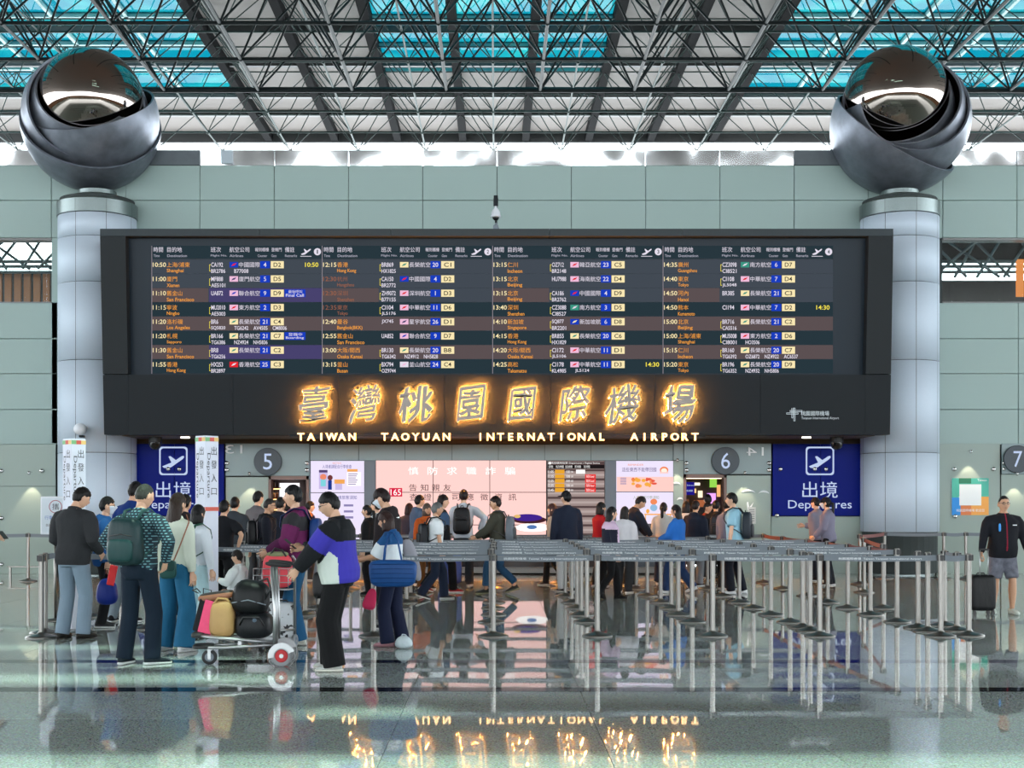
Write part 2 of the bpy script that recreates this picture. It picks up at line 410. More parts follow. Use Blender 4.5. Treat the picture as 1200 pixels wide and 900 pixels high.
# ================================================================ columns with curved metal panels
def column(px):
    Dc = 30.3; R = .86; x = WX(px, Dc-.4)
    col = empty('column', (x, Dc, 0)); tag(col, kind='structure')
    core = MB(); core.lathe([(0, .05), (R-.04, .05), (R-.04, WZ(225, 29.4)), (0, WZ(225, 29.4))], n=32); core.build('core', M_joint, col, smooth=False)
    dr = MB(); dr.lathe([(R-.14, 0), (R-.14, .96)], n=48)
    zs = [.96]+[WZ(p, 29.44) for p in (530, 421, 329, 275, 247)]
    dr.build('mirror_base', mat('drum_steel', (.45, .45, .45), rough=.12, metal=1), col, smooth=True)
    ko = MB(); ko.lathe([(R-.10, 0), (R-.10, .06), (R-.14, .08)], n=48); ko.build('base_ring', M_cap, col, smooth=True)
    g = .006
    for z0, z1 in zip(zs[:-1], zs[1:]):
        pm = MB(); da = math.radians(45); ge = .005/R
        pm.lathe([(R-.03, g), (R, g+.003), (R, z1-z0-g-.003), (R-.03, z1-z0-g)], n=10, a0=ge, a1=da-ge); me = pm.mesh('metal_panel', M_alu, True)
        for k in range(8):
            o = link('metal_panel', me, col, (0, 0, z0)); o.rotation_euler.z = math.radians(-106+45*k) if px < 600 else math.radians(-82.5+45*k)
    zt = zs[-1]; za = WZ(231, 29.44); zb = WZ(222.5, 29.5)
    for k in range(8):
        pm = MB(); ge = .004; da = math.radians(45)
        pm.lathe([(R-.02, zt+.004), (R+.02, zt+.008), (R+.02, za)], n=10, a0=ge, a1=da-ge)
        pm.lathe([(R+.02, za+.002), (R-.26, zb), (.5, zb+.03)], n=10, a0=ge, a1=da-ge, m=1)
        o = pm.build('cap_panel', [M_cap, mat('cap_slope', srgb(96, 106, 102), .5, metal=.4)], col, smooth=False); o.rotation_euler.z = math.radians(-106+45*k) if px < 600 else math.radians(-82.5+45*k)
        smooth_angle(o, 30)
    return col, x, Dc, zb
colL = column(108); colR = column(1060.5)

# ---- sphere sculptures on the columns
M_ball = mat('polished_bronze', (.34, .30, .27), rough=.035, metal=1)
M_shell = mat('patinated_steel', srgb(122, 127, 138), rough=.45, metal=.6, bump=.15, scale=3.5, var=.5)
M_shellshade = mat('shell_inner_shade', (.02, .02, .022), rough=.7)  # inner faces blackened: shade of the gaps between shells put into the colour
def sculpture(cx, cy, Rpx, ball, rims, label, colx, colD, ztop):
    Dc = colD; Cc = Vector((WX(cx, Dc), Dc, WZ(cy, Dc))); s = Dc/F
    root = empty('sphere_sculpture', (colx, colD, ztop)); tag(root, label, 'sculpture')
    inv = Vector((colx, colD, ztop))
    b = MB(); bc = Vector((WX(ball[0], Dc), Dc-.10, WZ(ball[1], Dc))); b.ell(bc-inv, [ball[2]*s]*3, nu=72, nv=48)
    b.build('polished_ball', M_ball, root, smooth=True)
    b = MB(); b.lathe([(0, .01), (.42, .01), (.42, .14), (0, .14)], n=32); b.build('mount_disc', M_cap, root)
    def hit(px, py, R, Cc):
        o = Vector((0, 0, EYE)); d = (P(px, py, Dc)-o).normalized(); oc = o-Cc
        bq = oc.dot(d); disc = bq*bq-(oc.dot(oc)-R*R)
        if disc < 0: disc = 0
        return o+d*(-bq-math.sqrt(disc))
    for k, (pts, scx, scy, srp) in enumerate(rims):
        R = srp*s; Cc = Vector((WX(scx, Dc), Dc, WZ(scy, Dc))); p = [hit(*q, R, Cc)-Cc for q in pts]
        nrm = (p[1]-p[0]).cross(p[2]-p[0]).normalized()
        if nrm.z < 0: nrm = -nrm
        d = nrm.dot(p[0]); th1 = math.acos(max(-.99, min(.99, d/R)))
        # bowl below the plane: polar cap around -nrm, with thickness
        q = nrm.to_track_quat('Z', 'Y').to_matrix(); prof = []; t = .05
        N = 22
        for i in range(N+1):
            a = PI-(PI-th1)*i/N; prof.append((R*math.sin(a), R*math.cos(a)))
        for i in range(3): pass
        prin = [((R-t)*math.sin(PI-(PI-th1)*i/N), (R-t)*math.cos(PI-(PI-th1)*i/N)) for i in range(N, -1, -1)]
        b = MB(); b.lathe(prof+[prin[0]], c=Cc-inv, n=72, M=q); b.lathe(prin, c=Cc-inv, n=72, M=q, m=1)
        smooth_angle(b.build('shell', [M_shell, M_shellshade], root), 50)
    return root
sculpture(107, 142, 79.5, (108, 121.5, 61.5),
          [([(30, 160), (80, 192), (181, 174)], 107, 143, 80), ([(31, 120), (62, 172), (122, 185)], 101, 136, 72.5), ([(40, 146), (100, 150), (180, 116)], 113, 139, 72), ([(44, 90), (54, 133), (85, 149)], 102, 130, 66)],
          'polished bronze ball cupped in grey metal shells, on the column behind the Departure totems', colL[1], colL[2], colL[3])
sculpture(1055.5, 146, 80, (1049, 117, 60),
          [([(982, 118), (1033, 163), (1085, 192)], 1055, 147, 80.5), ([(1033, 162), (1075, 176), (1131, 147)], 1062, 142, 73), ([(1040, 166), (1088, 163), (1127, 106)], 1061, 136, 69), ([(1062, 165), (1094, 150), (1109, 86)], 1051, 130, 65)],
          'polished bronze ball cupped in grey metal shells, on the column beside the number seven sign', colR[1], colR[2], colR[3])

# ================================================================ roof: deck, skylights, beams, space frame
ZD = 19.6; DEND = 65.5
ceil = empty('ceiling', (0, 0, ZD)); tag(ceil, kind='structure')
M_deck = mat('roof_deck', srgb(106, 97, 93), .7, bump=.5, scale=4, var=.1, stretch=(.4, 6, 1))
M_beam = mat('dark_beam', srgb(16, 16, 18), .9, spec=.05)
M_sky = pane_mat('skylight_glass', (.024, .225, .265), gloss=.04, cloud=1)
M_mull = mat('skylight_frame', srgb(150, 185, 185), .5)
strips_x = [(-27.4, -10.9, 58.5), (-4.65, 4.4, 55.7), (10.4, 26.9, 58.5)]
Y0 = -62.0
def deck(x0, x1, y0, y1):
    b = MB(); b.box(((x0+x1)/2, (y0+y1)/2, .1), (x1-x0, y1-y0, .2)); b.build('roof_deck', M_deck, ceil)
xe = [-60, -27.4, -10.9, -4.65, 4.4, 10.4, 26.9, 60]
YS = 32.0                      # skylight strips begin here; nearer the deck has only slots added to shape sun patches
for a, b_ in ((-60, -27.4), (-10.9, -4.65), (4.4, 10.4), (26.9, 60)): deck(a, b_, YS, DEND)
sl = SUN_DIR*(ZD/abs(SUN_DIR.z))                     # where the sun through an added slot lands on the floor
slots = [(-5.6, -1.9, 11.9, 12.55), (-1.5, -.45, 10.0, 10.5), (-4.2, 3.6, 7.3, 8.5), (-6.2, -3.2, 14.7, 15.05), (-4.1, -2.5, 13.1, 13.9), (-7.5, -5.0, 17.0, 17.4)]  # unseen openings, placed so the sun throws chosen patches below
slots = sorted([(x0-sl.x, x1-sl.x, y0-sl.y, y1-sl.y) for x0, x1, y0, y1 in slots], key=lambda q: q[2])
M_slot = pane_mat('added_slot_glass', (.70, .84, .78), gloss=.04)
yc_ = Y0
for x0, x1, y0, y1 in slots:
    deck(-60, 60, yc_, y0); deck(-60, x0, y0, y1); deck(x1, 60, y0, y1); yc_ = y1
    b = MB(); b.box(((x0+x1)/2, (y0+y1)/2, .1), (x1-x0, y1-y0, .02)); b.build('added_sun_slot', M_slot, ceil)
deck(-60, 60, yc_, YS)
PY = 3.0
for (x0, x1, ye) in strips_x:
    deck(x0, x1, ye, DEND)
    nx = 3 if x1-x0 < 12 else 6; pw = (x1-x0)/nx
    pm = MB(); pm.box((0, 0, 0), (pw-.12, PY-.14, .03)); me = pm.mesh('skylight_pane', M_sky)
    ny = int(math.ceil((ye-YS)/PY))
    for j in range(ny):
        yc = ye-(j+.5)*PY
        for i in range(nx): link('skylight_pane', me, ceil, (x0+(i+.5)*pw, yc, .1))
    for i in range(nx+1):
        b = MB(); b.box((x0+i*pw, (YS+ye)/2, .06), (.13, ye-YS, .22)); b.build('mullion', M_mull if 0 < i < nx else M_beam, ceil)
    for j in range(ny+1):
        b = MB(); b.box(((x0+x1)/2, ye-j*PY, .05), (x1-x0, .14, .2)); b.build('mullion', M_mull, ceil)
for xb in (-7.8, -1.6, 1.45, 7.5, -4.75, 4.5, -11, 10.5):
    b = MB(); b.box((xb, (40+DEND)/2, -.22), (.34, DEND-40, .42)); b.build('dark_beam', M_beam, ceil)
for yb in (46.5, 50.5, 54.5, 58.7, 61.5, DEND-.2):
    b = MB(); b.box((0, yb, -.12), (70, .22 if yb < 65 else .5, .22 if yb < 65 else .7)); b.build('purlin', mat('purlin', srgb(70, 70, 72), .5), ceil)
# space frame
frame = empty('space_frame', (0, 0, 0)); tag(frame, kind='structure')
M_stA = mat('frame_dark', srgb(26, 30, 31), rough=.55, spec=.2)
M_stB = mat('frame_pale', srgb(48, 62, 60), rough=.55, spec=.2)
mod = 3.0
ZA, ZB, ZC = 14.8, 17.2, 19.25
rowsA = [33.8+3*i for i in range(4)]; rowsB = [35.3+3*i for i in range(9)]; rowsC = [42.8+3*i for i in range(7)]
XA = [-.08+1.5+3*i for i in range(-8, 8)]; XB = [-.1+3*i for i in range(-8, 9)]
ut = MB(); ut.tube([(0, 0, 0), (0, 0, 1)], 1.0, 6); 
def unit(name, m): return ut.mesh(name, m, True)
uA, uB = unit('strut', M_stA), unit('strut', M_stB)
def member(name, me, a, b, r):
    a, b = Vector(a), Vector(b); d = b-a
    o = bpy.data.objects.new(name, me); C.objects.link(o); o.parent = frame
    o.matrix_local = Matrix.Translation(a) @ d.to_track_quat('Z', 'Y').to_matrix().to_4x4() @ Matrix.Diagonal((r, r, d.length, 1))
    return o
for y_ in rowsA: member('chord', uA, (XA[0], y_, ZA), (XA[-1], y_, ZA), .08 if y_ > 42 else .055)
for x_ in XA: member('chord', uA, (x_, rowsA[0]-6, ZA), (x_, rowsA[-1], ZA), .055)
for y_ in rowsB: member('chord', uB, (XB[0], y_, ZB), (XB[-1], y_, ZB), .036)
for x_ in XB: member('chord', uB, (x_, rowsB[0]-6, ZB), (x_, rowsB[-1], ZB), .036)
for y_ in rowsC: member('chord', uB, (XA[0], y_, ZC), (XA[-1], y_, ZC), .028)
sts = []
for y_ in rowsA:
    for x_ in XA:
        for dx in (-1.5, 1.5):
            for dy in (-1.5, 1.5): sts.append((0, (x_, y_, ZA), (x_+dx, y_+dy, ZB), .036))
for y_ in rowsB[2:]:
    for x_ in XB:
        for dx in (-1.5, 1.5):
            for dy in (-1.5, 1.5): sts.append((1, (x_, y_, ZB), (x_+dx, y_+dy, ZC), .022))
def inview(s):
    for p in (s[1], s[2]):
        px = CX+p[0]*F/p[1]; py = CY-(p[2]-EYE)*F/p[1]
        if -10 < px < 1210 and -10 < py < 200: return True
    return False
near = [s for s in sts if inview(s)]; rest = [s for s in sts if not inview(s)]
near.sort(key=lambda s: s[1][1])
for s in near[:300]: member('strut', uB if s[0] else uA, s[1], s[2], s[3])
b = MB()
for s in near[300:]+rest: b.tube([s[1], s[2]], s[3], 5, m=s[0], cap=False)
tag(b.build('strut_field', [M_stA, M_stB], frame, smooth=True), kind='stuff')
nd = MB(); nd.ell((0, 0, 0), (.08, .08, .08), nu=10, nv=6); ndA = nd.mesh('node_ball', M_stA, True); ndB = nd.mesh('node_ball', M_stB, True)
for y_ in rowsA[1:]:
    for x_ in XA: link('node_ball', ndA, frame, (x_, y_, ZA))
for y_ in rowsB[2:]:
    for x_ in XB: link('node_ball', ndB, frame, (x_, y_, ZB))

# low brown walls added around the unseen hall to warm reflections, thin the sky band
M_addwall = mat('added_wall_brown', srgb(120, 84, 56), .5, bump=.1, scale=3, var=.4, stretch=(1, 1, .3))
for nm, c, d in (('added_wall_rear', (0, -62, 3), (118, .4, 6)), ('added_wall_left', (-59, 0, 3), (.4, 124, 6)), ('added_wall_right', (59, 0, 3), (.4, 124, 6))):
    b = MB(); b.box(c, d); tag(b.build(nm, M_addwall), kind='structure')
# ================================================================ lower wall: doors, glass panels, signs, screens
M_frost = mat('frosted_glass', srgb(150, 164, 156), rough=.3, spec=.3, bump=.02, scale=3)
M_band = mat('glass_band', srgb(128, 146, 148), rough=.25, spec=.4)
M_sfix = mat('steel_button', (.6, .6, .6), rough=.2, metal=1)
M_navy = mat('sign_blue', srgb(5, 24, 118), rough=.4, spec=.08)
M_sign_w = emat('sign_white', (.62, .74, 1), .85)
M_dark_disc = mat('sign_disc', srgb(38, 50, 60), .4)
M_wprint = mat('white_print', srgb(235, 238, 240), .5)
M_gprint = mat('dark_print', srgb(48, 52, 62), .6)
shop = empty('wall_front_lower', (0, DW, 0)); tag(shop, kind='structure')
def fix(px, py, parent, d=-.16):
    b = MB(); b.lathe([(0, 0), (.05, 0), (.05, .03), (.035, .045), (0, .05)], n=12, M=Matrix.Rotation(PI/2, 3, 'X'), c=(WX(px, DW), d, WZ(py, DW)))
    return b.build('fixing_button', M_sfix, parent, smooth=True)
def pn(x0, x1, y0, y1, m, name='glass_panel', d=-.16, t=.03): return wallbox(x0, x1, y0, y1, d, d+t, name, m, shop, ch=.004, g=.004)
# frosted panels beyond the columns
pn(-40, 68, 521, 570, M_frost); pn(-40, 68, 570, 672, M_frost); pn(-130, -42, 521, 672, M_frost)
pn(1095, 1169, 520, 672, M_frost); pn(1170, 1290, 520, 556, M_band, d=-.2); pn(1170, 1290, 556, 672, M_frost)
for q in ((5, 552), (52, 552), (5, 607), (5, 661), (1115, 550), (1161, 550), (1116, 605), (1173, 543), (1173, 550)): fix(*q, shop)
# behind the departures signs, under them, beside the doors
pn(151, 266, 605, 672, M_frost); pn(902, 1018, 605, 672, M_frost)
pn(266, 316, 559, 672, M_frost); pn(850, 902, 557, 672, M_frost); pn(788, 800, 540, 672, M_frost)
pn(266, 364, 520, 558, M_band, d=-.19); pn(800, 902, 520, 556, M_band, d=-.19); pn(788, 800, 520, 540, M_band)
for x0, x1 in ((364, 421), (421, 475), (475, 530), (530, 584), (584, 638), (638, 692), (692, 746), (746, 788)): pn(x0, x1, 521, 540, M_band, name='band_panel', d=-.12)
for q in ((268, 543), (268, 551), (361, 543), (361, 551), (803, 543), (803, 551), (899, 543), (899, 551), (273, 612), (908, 604), (957, 604), (1010, 604)): fix(*q, shop, -.2)
pn(363, 365, 540, 672, M_grey, name='post'); pn(428, 441, 540, 672, mat('post_grey', srgb(96, 106, 118), .4), name='post', d=-.22, t=.2)
pn(708, 721, 540, 672, mat('post_grey', (0, 0, 0)), name='post', d=-.22, t=.2)
# wall below the screens and the plinth
pn(365, 428, 632, 672, mat('post_grey', (0, 0, 0)), name='lower_panel', d=-.1); pn(441, 708, 640, 666, mat('lower_dark', srgb(60, 62, 66), .12, spec=.7), name='lower_panel', d=-.1)
pn(721, 788, 614, 672, mat('post_grey', (0, 0, 0)), name='lower_panel', d=-.1)
pn(430, 790, 664, 670.5, mat('plinth', srgb(150, 152, 150), .3), name='plinth', d=-.5, t=.45)
# wooden soffit under the board and its small lamps
M_soff = mat('soffit', srgb(92, 74, 56), .6)
pn(150, 1018, 513, 520.5, M_soff, name='soffit_band', d=-.1, t=.1)
zb_ = WZ(510, 28.72)
b = MB(); b.box(((WX(150, 29.5)+WX(1018, 29.5))/2, (29.0+30.55)/2-DW, zb_+.04), (WX(1018, 29.5)-WX(150, 29.5), 1.5, .08)); b.build('soffit_slab', M_soff, shop)

# ---- the two doorways
def doorway(n, px0, px1, py0, seed):
    d = empty('door_%d' % n, (0, DW, 0)); tag(d, kind='structure')
    x0, x1 = WX(px0, DW), WX(px1, DW); zt = WZ(py0, DW); dp = 4.0
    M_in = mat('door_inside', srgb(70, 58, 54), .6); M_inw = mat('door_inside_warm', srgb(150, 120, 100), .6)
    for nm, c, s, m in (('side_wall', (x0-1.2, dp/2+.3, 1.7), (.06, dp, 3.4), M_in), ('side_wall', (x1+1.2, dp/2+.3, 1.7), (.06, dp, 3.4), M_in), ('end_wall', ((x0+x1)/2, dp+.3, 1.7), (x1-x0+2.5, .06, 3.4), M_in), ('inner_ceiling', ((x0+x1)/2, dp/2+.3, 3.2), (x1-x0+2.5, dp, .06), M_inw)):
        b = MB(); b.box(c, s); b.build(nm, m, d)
    for x in (x0+.03, x1-.03):
        b = MB(); b.box((x, .0, zt/2), (.06, .34, zt)); b.build('jamb', mat('jamb', srgb(120, 90, 80), .4), d)
    b = MB(); b.box(((x0+x1)/2, .0, zt-.04), (x1-x0, .34, .08)); b.build('lintel', mat('jamb', (0, 0, 0)), d)
    zin = lambda py: WZ(py, DW+3.9)
    if n == 5:
        b = MB(); b.box((WX(338, DW+3.9), 4.1, (zin(566)+zin(640))/2), (WX(350, 34.6)-WX(327, 34.6), .06, zin(566)-zin(640))); b.build('lit_panel', emat('lit_white', (1, .95, 1), 1.6), d)
        for k in range(4):
            zz = zin(572+12*k); b = MB(); b.box((WX(321, DW+3.2), 3.3, zz), (.28, .35, .03)); b.build('shelf', M_wood, d)
            b = MB(); b.box((WX(321, DW+3.2), 3.3, zz-.03), (.26, .3, .02)); b.build('shelf_lamp', emat('warm_lamp', (1, .55, .2), 4.0), d)
            for j in range(3):
                b = MB(); b.box((WX(321, DW+3.2)-.08+.08*j, 3.25, zz+.075), (.06, .06, .12), ch=.01); b.build('goods', mat('goods%d' % j, [(.5, .1, .05), (.7, .5, .2), (.3, .12, .05)][j], .4), d)
    else:
        rnd = random.Random(3)
        for k in range(4):
            xx = WX(806+12*k, DW+3.5); b = MB(); b.box((xx, 3.2, zin(560.5)), (.26, .1, .05)); b.build('ceiling_lamp', emat('warm_lamp2', (1, .78, .5), 3.0), d)
        for k, (px, py, w, h, cc, ss) in enumerate(((838, 566, 8, 10, (.35, .8, .1), .9), (836, 584, 10, 12, (.75, .35, 1.), 1.3), (823, 579, 5, 8, (1, .8, .5), 1.5), (812, 575, 12, 5, (1, .6, .25), 1.3), (845, 575, 4, 14, (1, .5, .2), 1.0), (824, 590, 16, 8, (.8, .25, .1), .5), (818, 567, 10, 3, (1, .9, .75), 1.6), (806, 590, 8, 10, (.5, .2, .1), .3))):
            b = MB(); b.box((WX(px, DW+3.8), 4.1+.02*k, zin(py)), (w/45, .05, h/45)); b.build('lit_panel', emat('lit6_%d' % k, cc, ss), d)
        b = MB(); c = Vector((WX(806.5, DW+.8), .8, WZ(572.5, DW+.8))); b.box(c, (.29, .06, .30)); g = b.build('hanging_screen', emat('blue_screen', srgb(30, 24, 130), 1.0), d)
        t = MB()
        for i, st in enumerate(('入口 Entrance', '自動通關')):
            t.text(st, face_cam(c+Vector((0, -.035, .06-.13*i))), .05, align='C')
        t.build('lettering', M_sign_w, g)
        b = MB(); b.box((c.x, .8, 3.05), (.04, .04, .5)); b.build('hanger', M_black, d)
doorway(5, 316, 363, 558, 1); doorway(6, 800, 850, 556, 2)

# ---- blue departures signs
PLANE = [(-.95, -.42), (-.80, -.40), (-.55, -.36), (-.15, -.16), (-.42, .34), (-.26, .38), (.22, .06), (.70, .36), (.88, .40), (.93, .28), (.80, .14), (-.20, -.50), (-.62, -.56), (-.82, -.54)]
def depart_sign(px0, px1, label, mid):
    r = empty('departures_sign', (0, DW, 0)); tag(r, label, 'sign')
    xm = WX(mid, DW)
    for a, b_ in ((px0, mid), (mid, px1)): wallbox(a, b_, 520.5, 604.5, -.22, -.16, 'blue_panel', M_navy, r, ch=.004, g=.005)
    c = Vector((mid-1, 0, 0)); cx = WX(mid-1, DW); zc = WZ(540.5, DW); h = 16.5/51.1; y = -.232
    t = MB(); n = 6; rr = .07
    ring = lambda hh: [(cx+sx*(hh-rr)+rr*math.cos(a), y, zc+sz*(hh-rr)+rr*math.sin(a)) for (sx, sz, a0) in ((1, 1, 0), (-1, 1, PI/2), (-1, -1, PI), (1, -1, 3*PI/2)) for a in [a0+PI/2*k/n for k in range(n+1)]]
    A, B = ring(h), ring(h-.035); k = len(A)
    t.raw(A+B, [(i, (i+1) % k, k+(i+1) % k, k+i) for i in range(k)])
    t.raw([(cx+u*h*.82, y, zc+w*h*.9) for u, w in PLANE]+[(cx, y, zc-.02)], [(i, (i+1) % 14, 14) for i in range(14)])
    z2 = WZ(573, DW)
    t.text('出境', face_cam(Vector((cx+.0, y, z2-.02))), box=(41/51.1, 19/51.1))
    t.text('Departures', face_cam(Vector((cx+.0, y, WZ(592.5, DW)))), box=(74/51.1, 12.5/51.1))
    t.build('lettering', M_sign_w, r)
    for q in ((px0+9, 550), (mid-7, 550), (mid+6, 550), (px1-9, 550)): fix(*q, r, -.22)
    for q in ((px0+9, 550),): pass
depart_sign(151, 265, 'large blue Departures sign with white aeroplane, partly hidden by a white totem', 207)
depart_sign(903, 1016, 'large blue Departures sign with white aeroplane beside the number 6 doorway', 959)

# ---- numbered discs, mirrored lettering
def num_disc(px, py, num, label):
    r = empty('number_sign', P(px, py, DW-.24)); tag(r, label, 'sign')
    R3 = Matrix.Rotation(PI/2, 3, 'X')
    b = MB(); b.lathe([(0, 0), (.315, 0), (.315, .035), (.305, .04), (0, .04)], n=48, M=R3); b.build('disc', M_dark_disc, r)
    t = MB(); t.text(num, face_cam(Vector((0, -.045, 0))), box=(.20, .36)); t.build('numeral', M_sign_w, r)
num_disc(314, 541, '5', 'dark round sign with white number five'); num_disc(850, 540, '6', 'dark round sign with white number six'); num_disc(1192, 538, '7', 'dark round sign with white number seven')
for px, py, st in ((274, 526.5, '13'), (885, 529, '14')):
    t = MB(); t.text(st, face_cam(P(px, py, DW-.235)-Vector((0, DW, 0)), True), box=(20/51.1, 10/51.1)); t.build('mirrored_numeral', M_wprint, shop)
M_swash = mat('white_print', (0, 0, 0))
for (cx, cy, w, s) in ((877, 579, 9, 1), (895, 580, 7, -1), (793, 570, 5, 1), (797, 588, 4, -1)):
    b = MB(); b.tube([P(cx+w*math.cos(a), cy-4*math.sin(a), DW-.165)-Vector((0, DW, 0)) for a in [PI*(.15+.7*i/8) for i in range(9)]], [.004+.02*math.sin(PI*i/8) for i in range(9)], 6); b.build('white_swash', M_swash, shop)
b = MB(); c = P(878, 594, DW-.166)-Vector((0, DW, 0)); b.raw([c+Vector(v) for v in ((-.06, 0, .10), (-.02, 0, .12), (0, 0, -.01), (.10, 0, .11), (.02, 0, -.10), (-.04, 0, -.08))], [(0, 1, 2, 5), (2, 3, 4, 5)]); b.build('dove_decal', M_swash, shop)
b = MB(); c = P(881, 604, DW-.17)-Vector((0, DW, 0)); b.box(c, (.18, .006, .38)); b.build('notice_sheet', mat('notice', srgb(196, 198, 196), .6), shop)
t = MB()
for i in range(6): t.box(c+Vector((0, -.005, .13-.05*i)), (.12, .002, .012))
t.build('notice_lines', M_gprint, shop)
# coloured poster with a blank white square
r = empty('square_poster', P(1137, 582, DW-.184)); tag(r, 'square teal, blue and orange poster with a blank white square', 'poster')
b = MB(); b.box((0, .01, 0), (.84, .02, .84)); b.build('board', M_white, r)
def quad(b, x0, x1, z0, z1, y, m=0): b.raw([(x0, y, z0), (x1, y, z0), (x1, y, z1), (x0, y, z1)], [(0, 1, 2, 3)], m)
b = MB(); y = -.003
quad(b, -.42, -.26, -.02, .42, y, 0); quad(b, -.26, .02, .30, .42, y, 1); quad(b, .02, .42, .0, .42, y, 0); quad(b, -.26, .02, 0, .30, y, 0)
quad(b, -.42, -.22, -.42, -.02, y, 2); quad(b, -.22, .02, -.42, 0, y, 3); quad(b, .02, .42, -.42, 0, y, 4); quad(b, -.25, .25, -.20, .28, y-.003, 5)
b.build('print', [mat('p_teal', srgb(72, 176, 156), .5), mat('p_green', srgb(24, 110, 80), .5), mat('p_blue', srgb(30, 140, 220), .5), mat('p_brown', srgb(220, 120, 60), .5), mat('p_orange', srgb(240, 165, 75), .5), M_wprint], r)
t = MB(); t.text('Taiwan', face_cam(Vector((.16, -.01, .35))), .075); t.text('桃園國際機場 歡迎您', face_cam(Vector((0, -.01, -.34))), .07, align='C'); t.build('lettering', M_wprint, r)

# ---- LED screens (each a lit flat display in a thin frame)
def screen(name, label, px0, px1, py0, py1, col, strength, seams_x, seams_y, d=-.16):
    r = empty(name, (0, DW, 0)); tag(r, label, 'screen')
    wallbox(px0, px1, py0, py1, d, d+.08, 'frame', M_blackp, r, ch=0, g=0)
    xs_ = [px0]+seams_x+[px1]; ys_ = [py0]+seams_y+[py1]
    for a, b_ in zip(xs_[:-1], xs_[1:]):
        for c, e in zip(ys_[:-1], ys_[1:]): wallbox(a, b_, c, e, d-.02, d, 'display_module', emat(name+'_m', col, strength), r, ch=0, g=.008)
    return r, d-.024
def Q(px, py, d): return P(px, py, DW)-Vector((0, DW-d, 0))
def scr_text(t, st, px, py, d, h, m=0, align='C', w=None):
    p = Q(px, py, d)
    if w: t.text(st, face_cam(p), box=(w/51.1, h/51.1), m=m)
    else: t.text(st, face_cam(p-Vector((0, 0, h/51.1*.35))), h/51.1, m=m, align=align)
def scr_rect(t, x0, x1, y0, y1, d, m): a = Q(x0, y1, d); b_ = Q(x1, y0, d); quad(t, a.x, b_.x, a.z, b_.z, d, m)
def scr_disc(t, px, py, rx, ry, d, m, n=16): 
    c = Q(px, py, d); t.raw([c]+[c+Vector((rx/51.1*math.cos(2*PI*i/n), 0, ry/51.1*math.sin(2*PI*i/n))) for i in range(n)], [(0, 1+i, 1+(i+1) % n) for i in range(n)], m)
# big pink screen
s1, d1 = screen('pink_display', 'large pink LED wall display with Chinese warning text', 441, 640, 539.5, 640, srgb(255, 208, 202), 1.08, [508, 574], [577, 615])
t = MB()
for i, ch in enumerate('慎防求職詐騙'): scr_text(t, ch, 485+22.5*i, 552, d1, 9, 0, w=12)
for i, ch in enumerate('告知親友'): scr_text(t, ch, 484.5+13.3*i, 571.5, d1, 8, 1, w=9)
for i, ch in enumerate('查證公司應徵資訊'): scr_text(t, ch, 485+16.5*i, 582.5, d1, 8, 1, w=9)
scr_rect(t, 457, 472, 572, 582, d1, 2); scr_text(t, '165', 464.5, 577, d1-.004, 7, 0, w=12)
scr_disc(t, 620, 609, 20, 4.5, d1, 3, 24); scr_disc(t, 618, 606.5, 17, 4.2, d1-.002, 4, 24); scr_disc(t, 606, 605, 4, 2, d1-.004, 5); scr_disc(t, 624, 618, 20, 5, d1, 0, 24); scr_disc(t, 623, 617.5, 6, 2.5, d1-.003, 6)
t.build('picture', [emat('led_white', (1, .97, .95), 1.25), emat('led_dark', srgb(60, 40, 44), .8), emat('led_red', srgb(220, 30, 70), 1), emat('led_brown', srgb(80, 40, 50), .8), emat('led_purple', srgb(70, 40, 150), .9), emat('led_yellow', srgb(240, 200, 120), .9), emat('led_blue', srgb(90, 130, 190), .9)], s1)
# left poster display
s2, d2 = screen('poster_display', 'lilac white poster display with small drawings beside the number 5 doorway', 365, 428, 540, 632, srgb(236, 226, 250), 1.05, [], [577.5])
t = MB(); scr_text(t, '入境者請配合行李檢查', 396, 547, d2, 4.5, 0, w=34); scr_text(t, '出境旅客須知', 406, 583, d2, 4.5, 0, w=26); scr_text(t, 'NOTICE', 396, 543, d2, 2, 2, w=10)
scr_rect(t, 375, 385, 551, 554, d2, 4); scr_rect(t, 375, 385, 554, 573, d2, 3); scr_disc(t, 380, 559, 3.8, 3.4, d2-.002, 2); scr_rect(t, 377, 383, 562, 570, d2-.002, 5)
scr_disc(t, 388, 560, 3, 3.2, d2, 6); scr_rect(t, 385.5, 390, 563, 574, d2-.002, 1); scr_rect(t, 393, 405, 562, 567, d2, 7); scr_rect(t, 394, 402, 567, 574, d2, 3)
scr_rect(t, 408, 420, 550, 553, d2, 7)
for i in range(6): scr_rect(t, 409, 420-(i % 3), 555+2.4*i, 556+2.4*i, d2, 8)
scr_rect(t, 407.5, 424, 553.5, 569.5, d2+.001, 9)
for i in range(6): scr_rect(t, 386+18*(i % 2), 397+18*(i % 2), 591+7*(i//2), 593.5+7*(i//2), d2, 8)
t.build('picture', [emat('p2_navy', srgb(70, 70, 160), .9), emat('p2_blue', srgb(30, 60, 150), .9), emat('p2_coral', srgb(240, 140, 110), 1), emat('p2_pale', srgb(205, 190, 235), 1), emat('p2_dark', srgb(90, 70, 120), .9), emat('p2_teal', srgb(130, 215, 225), 1), emat('p2_hair', srgb(120, 60, 60), .9), emat('p2_orange', srgb(245, 170, 90), 1), emat('p2_line', srgb(150, 140, 190), .9), emat('p2_card', srgb(255, 248, 252), 1.1)], s2)
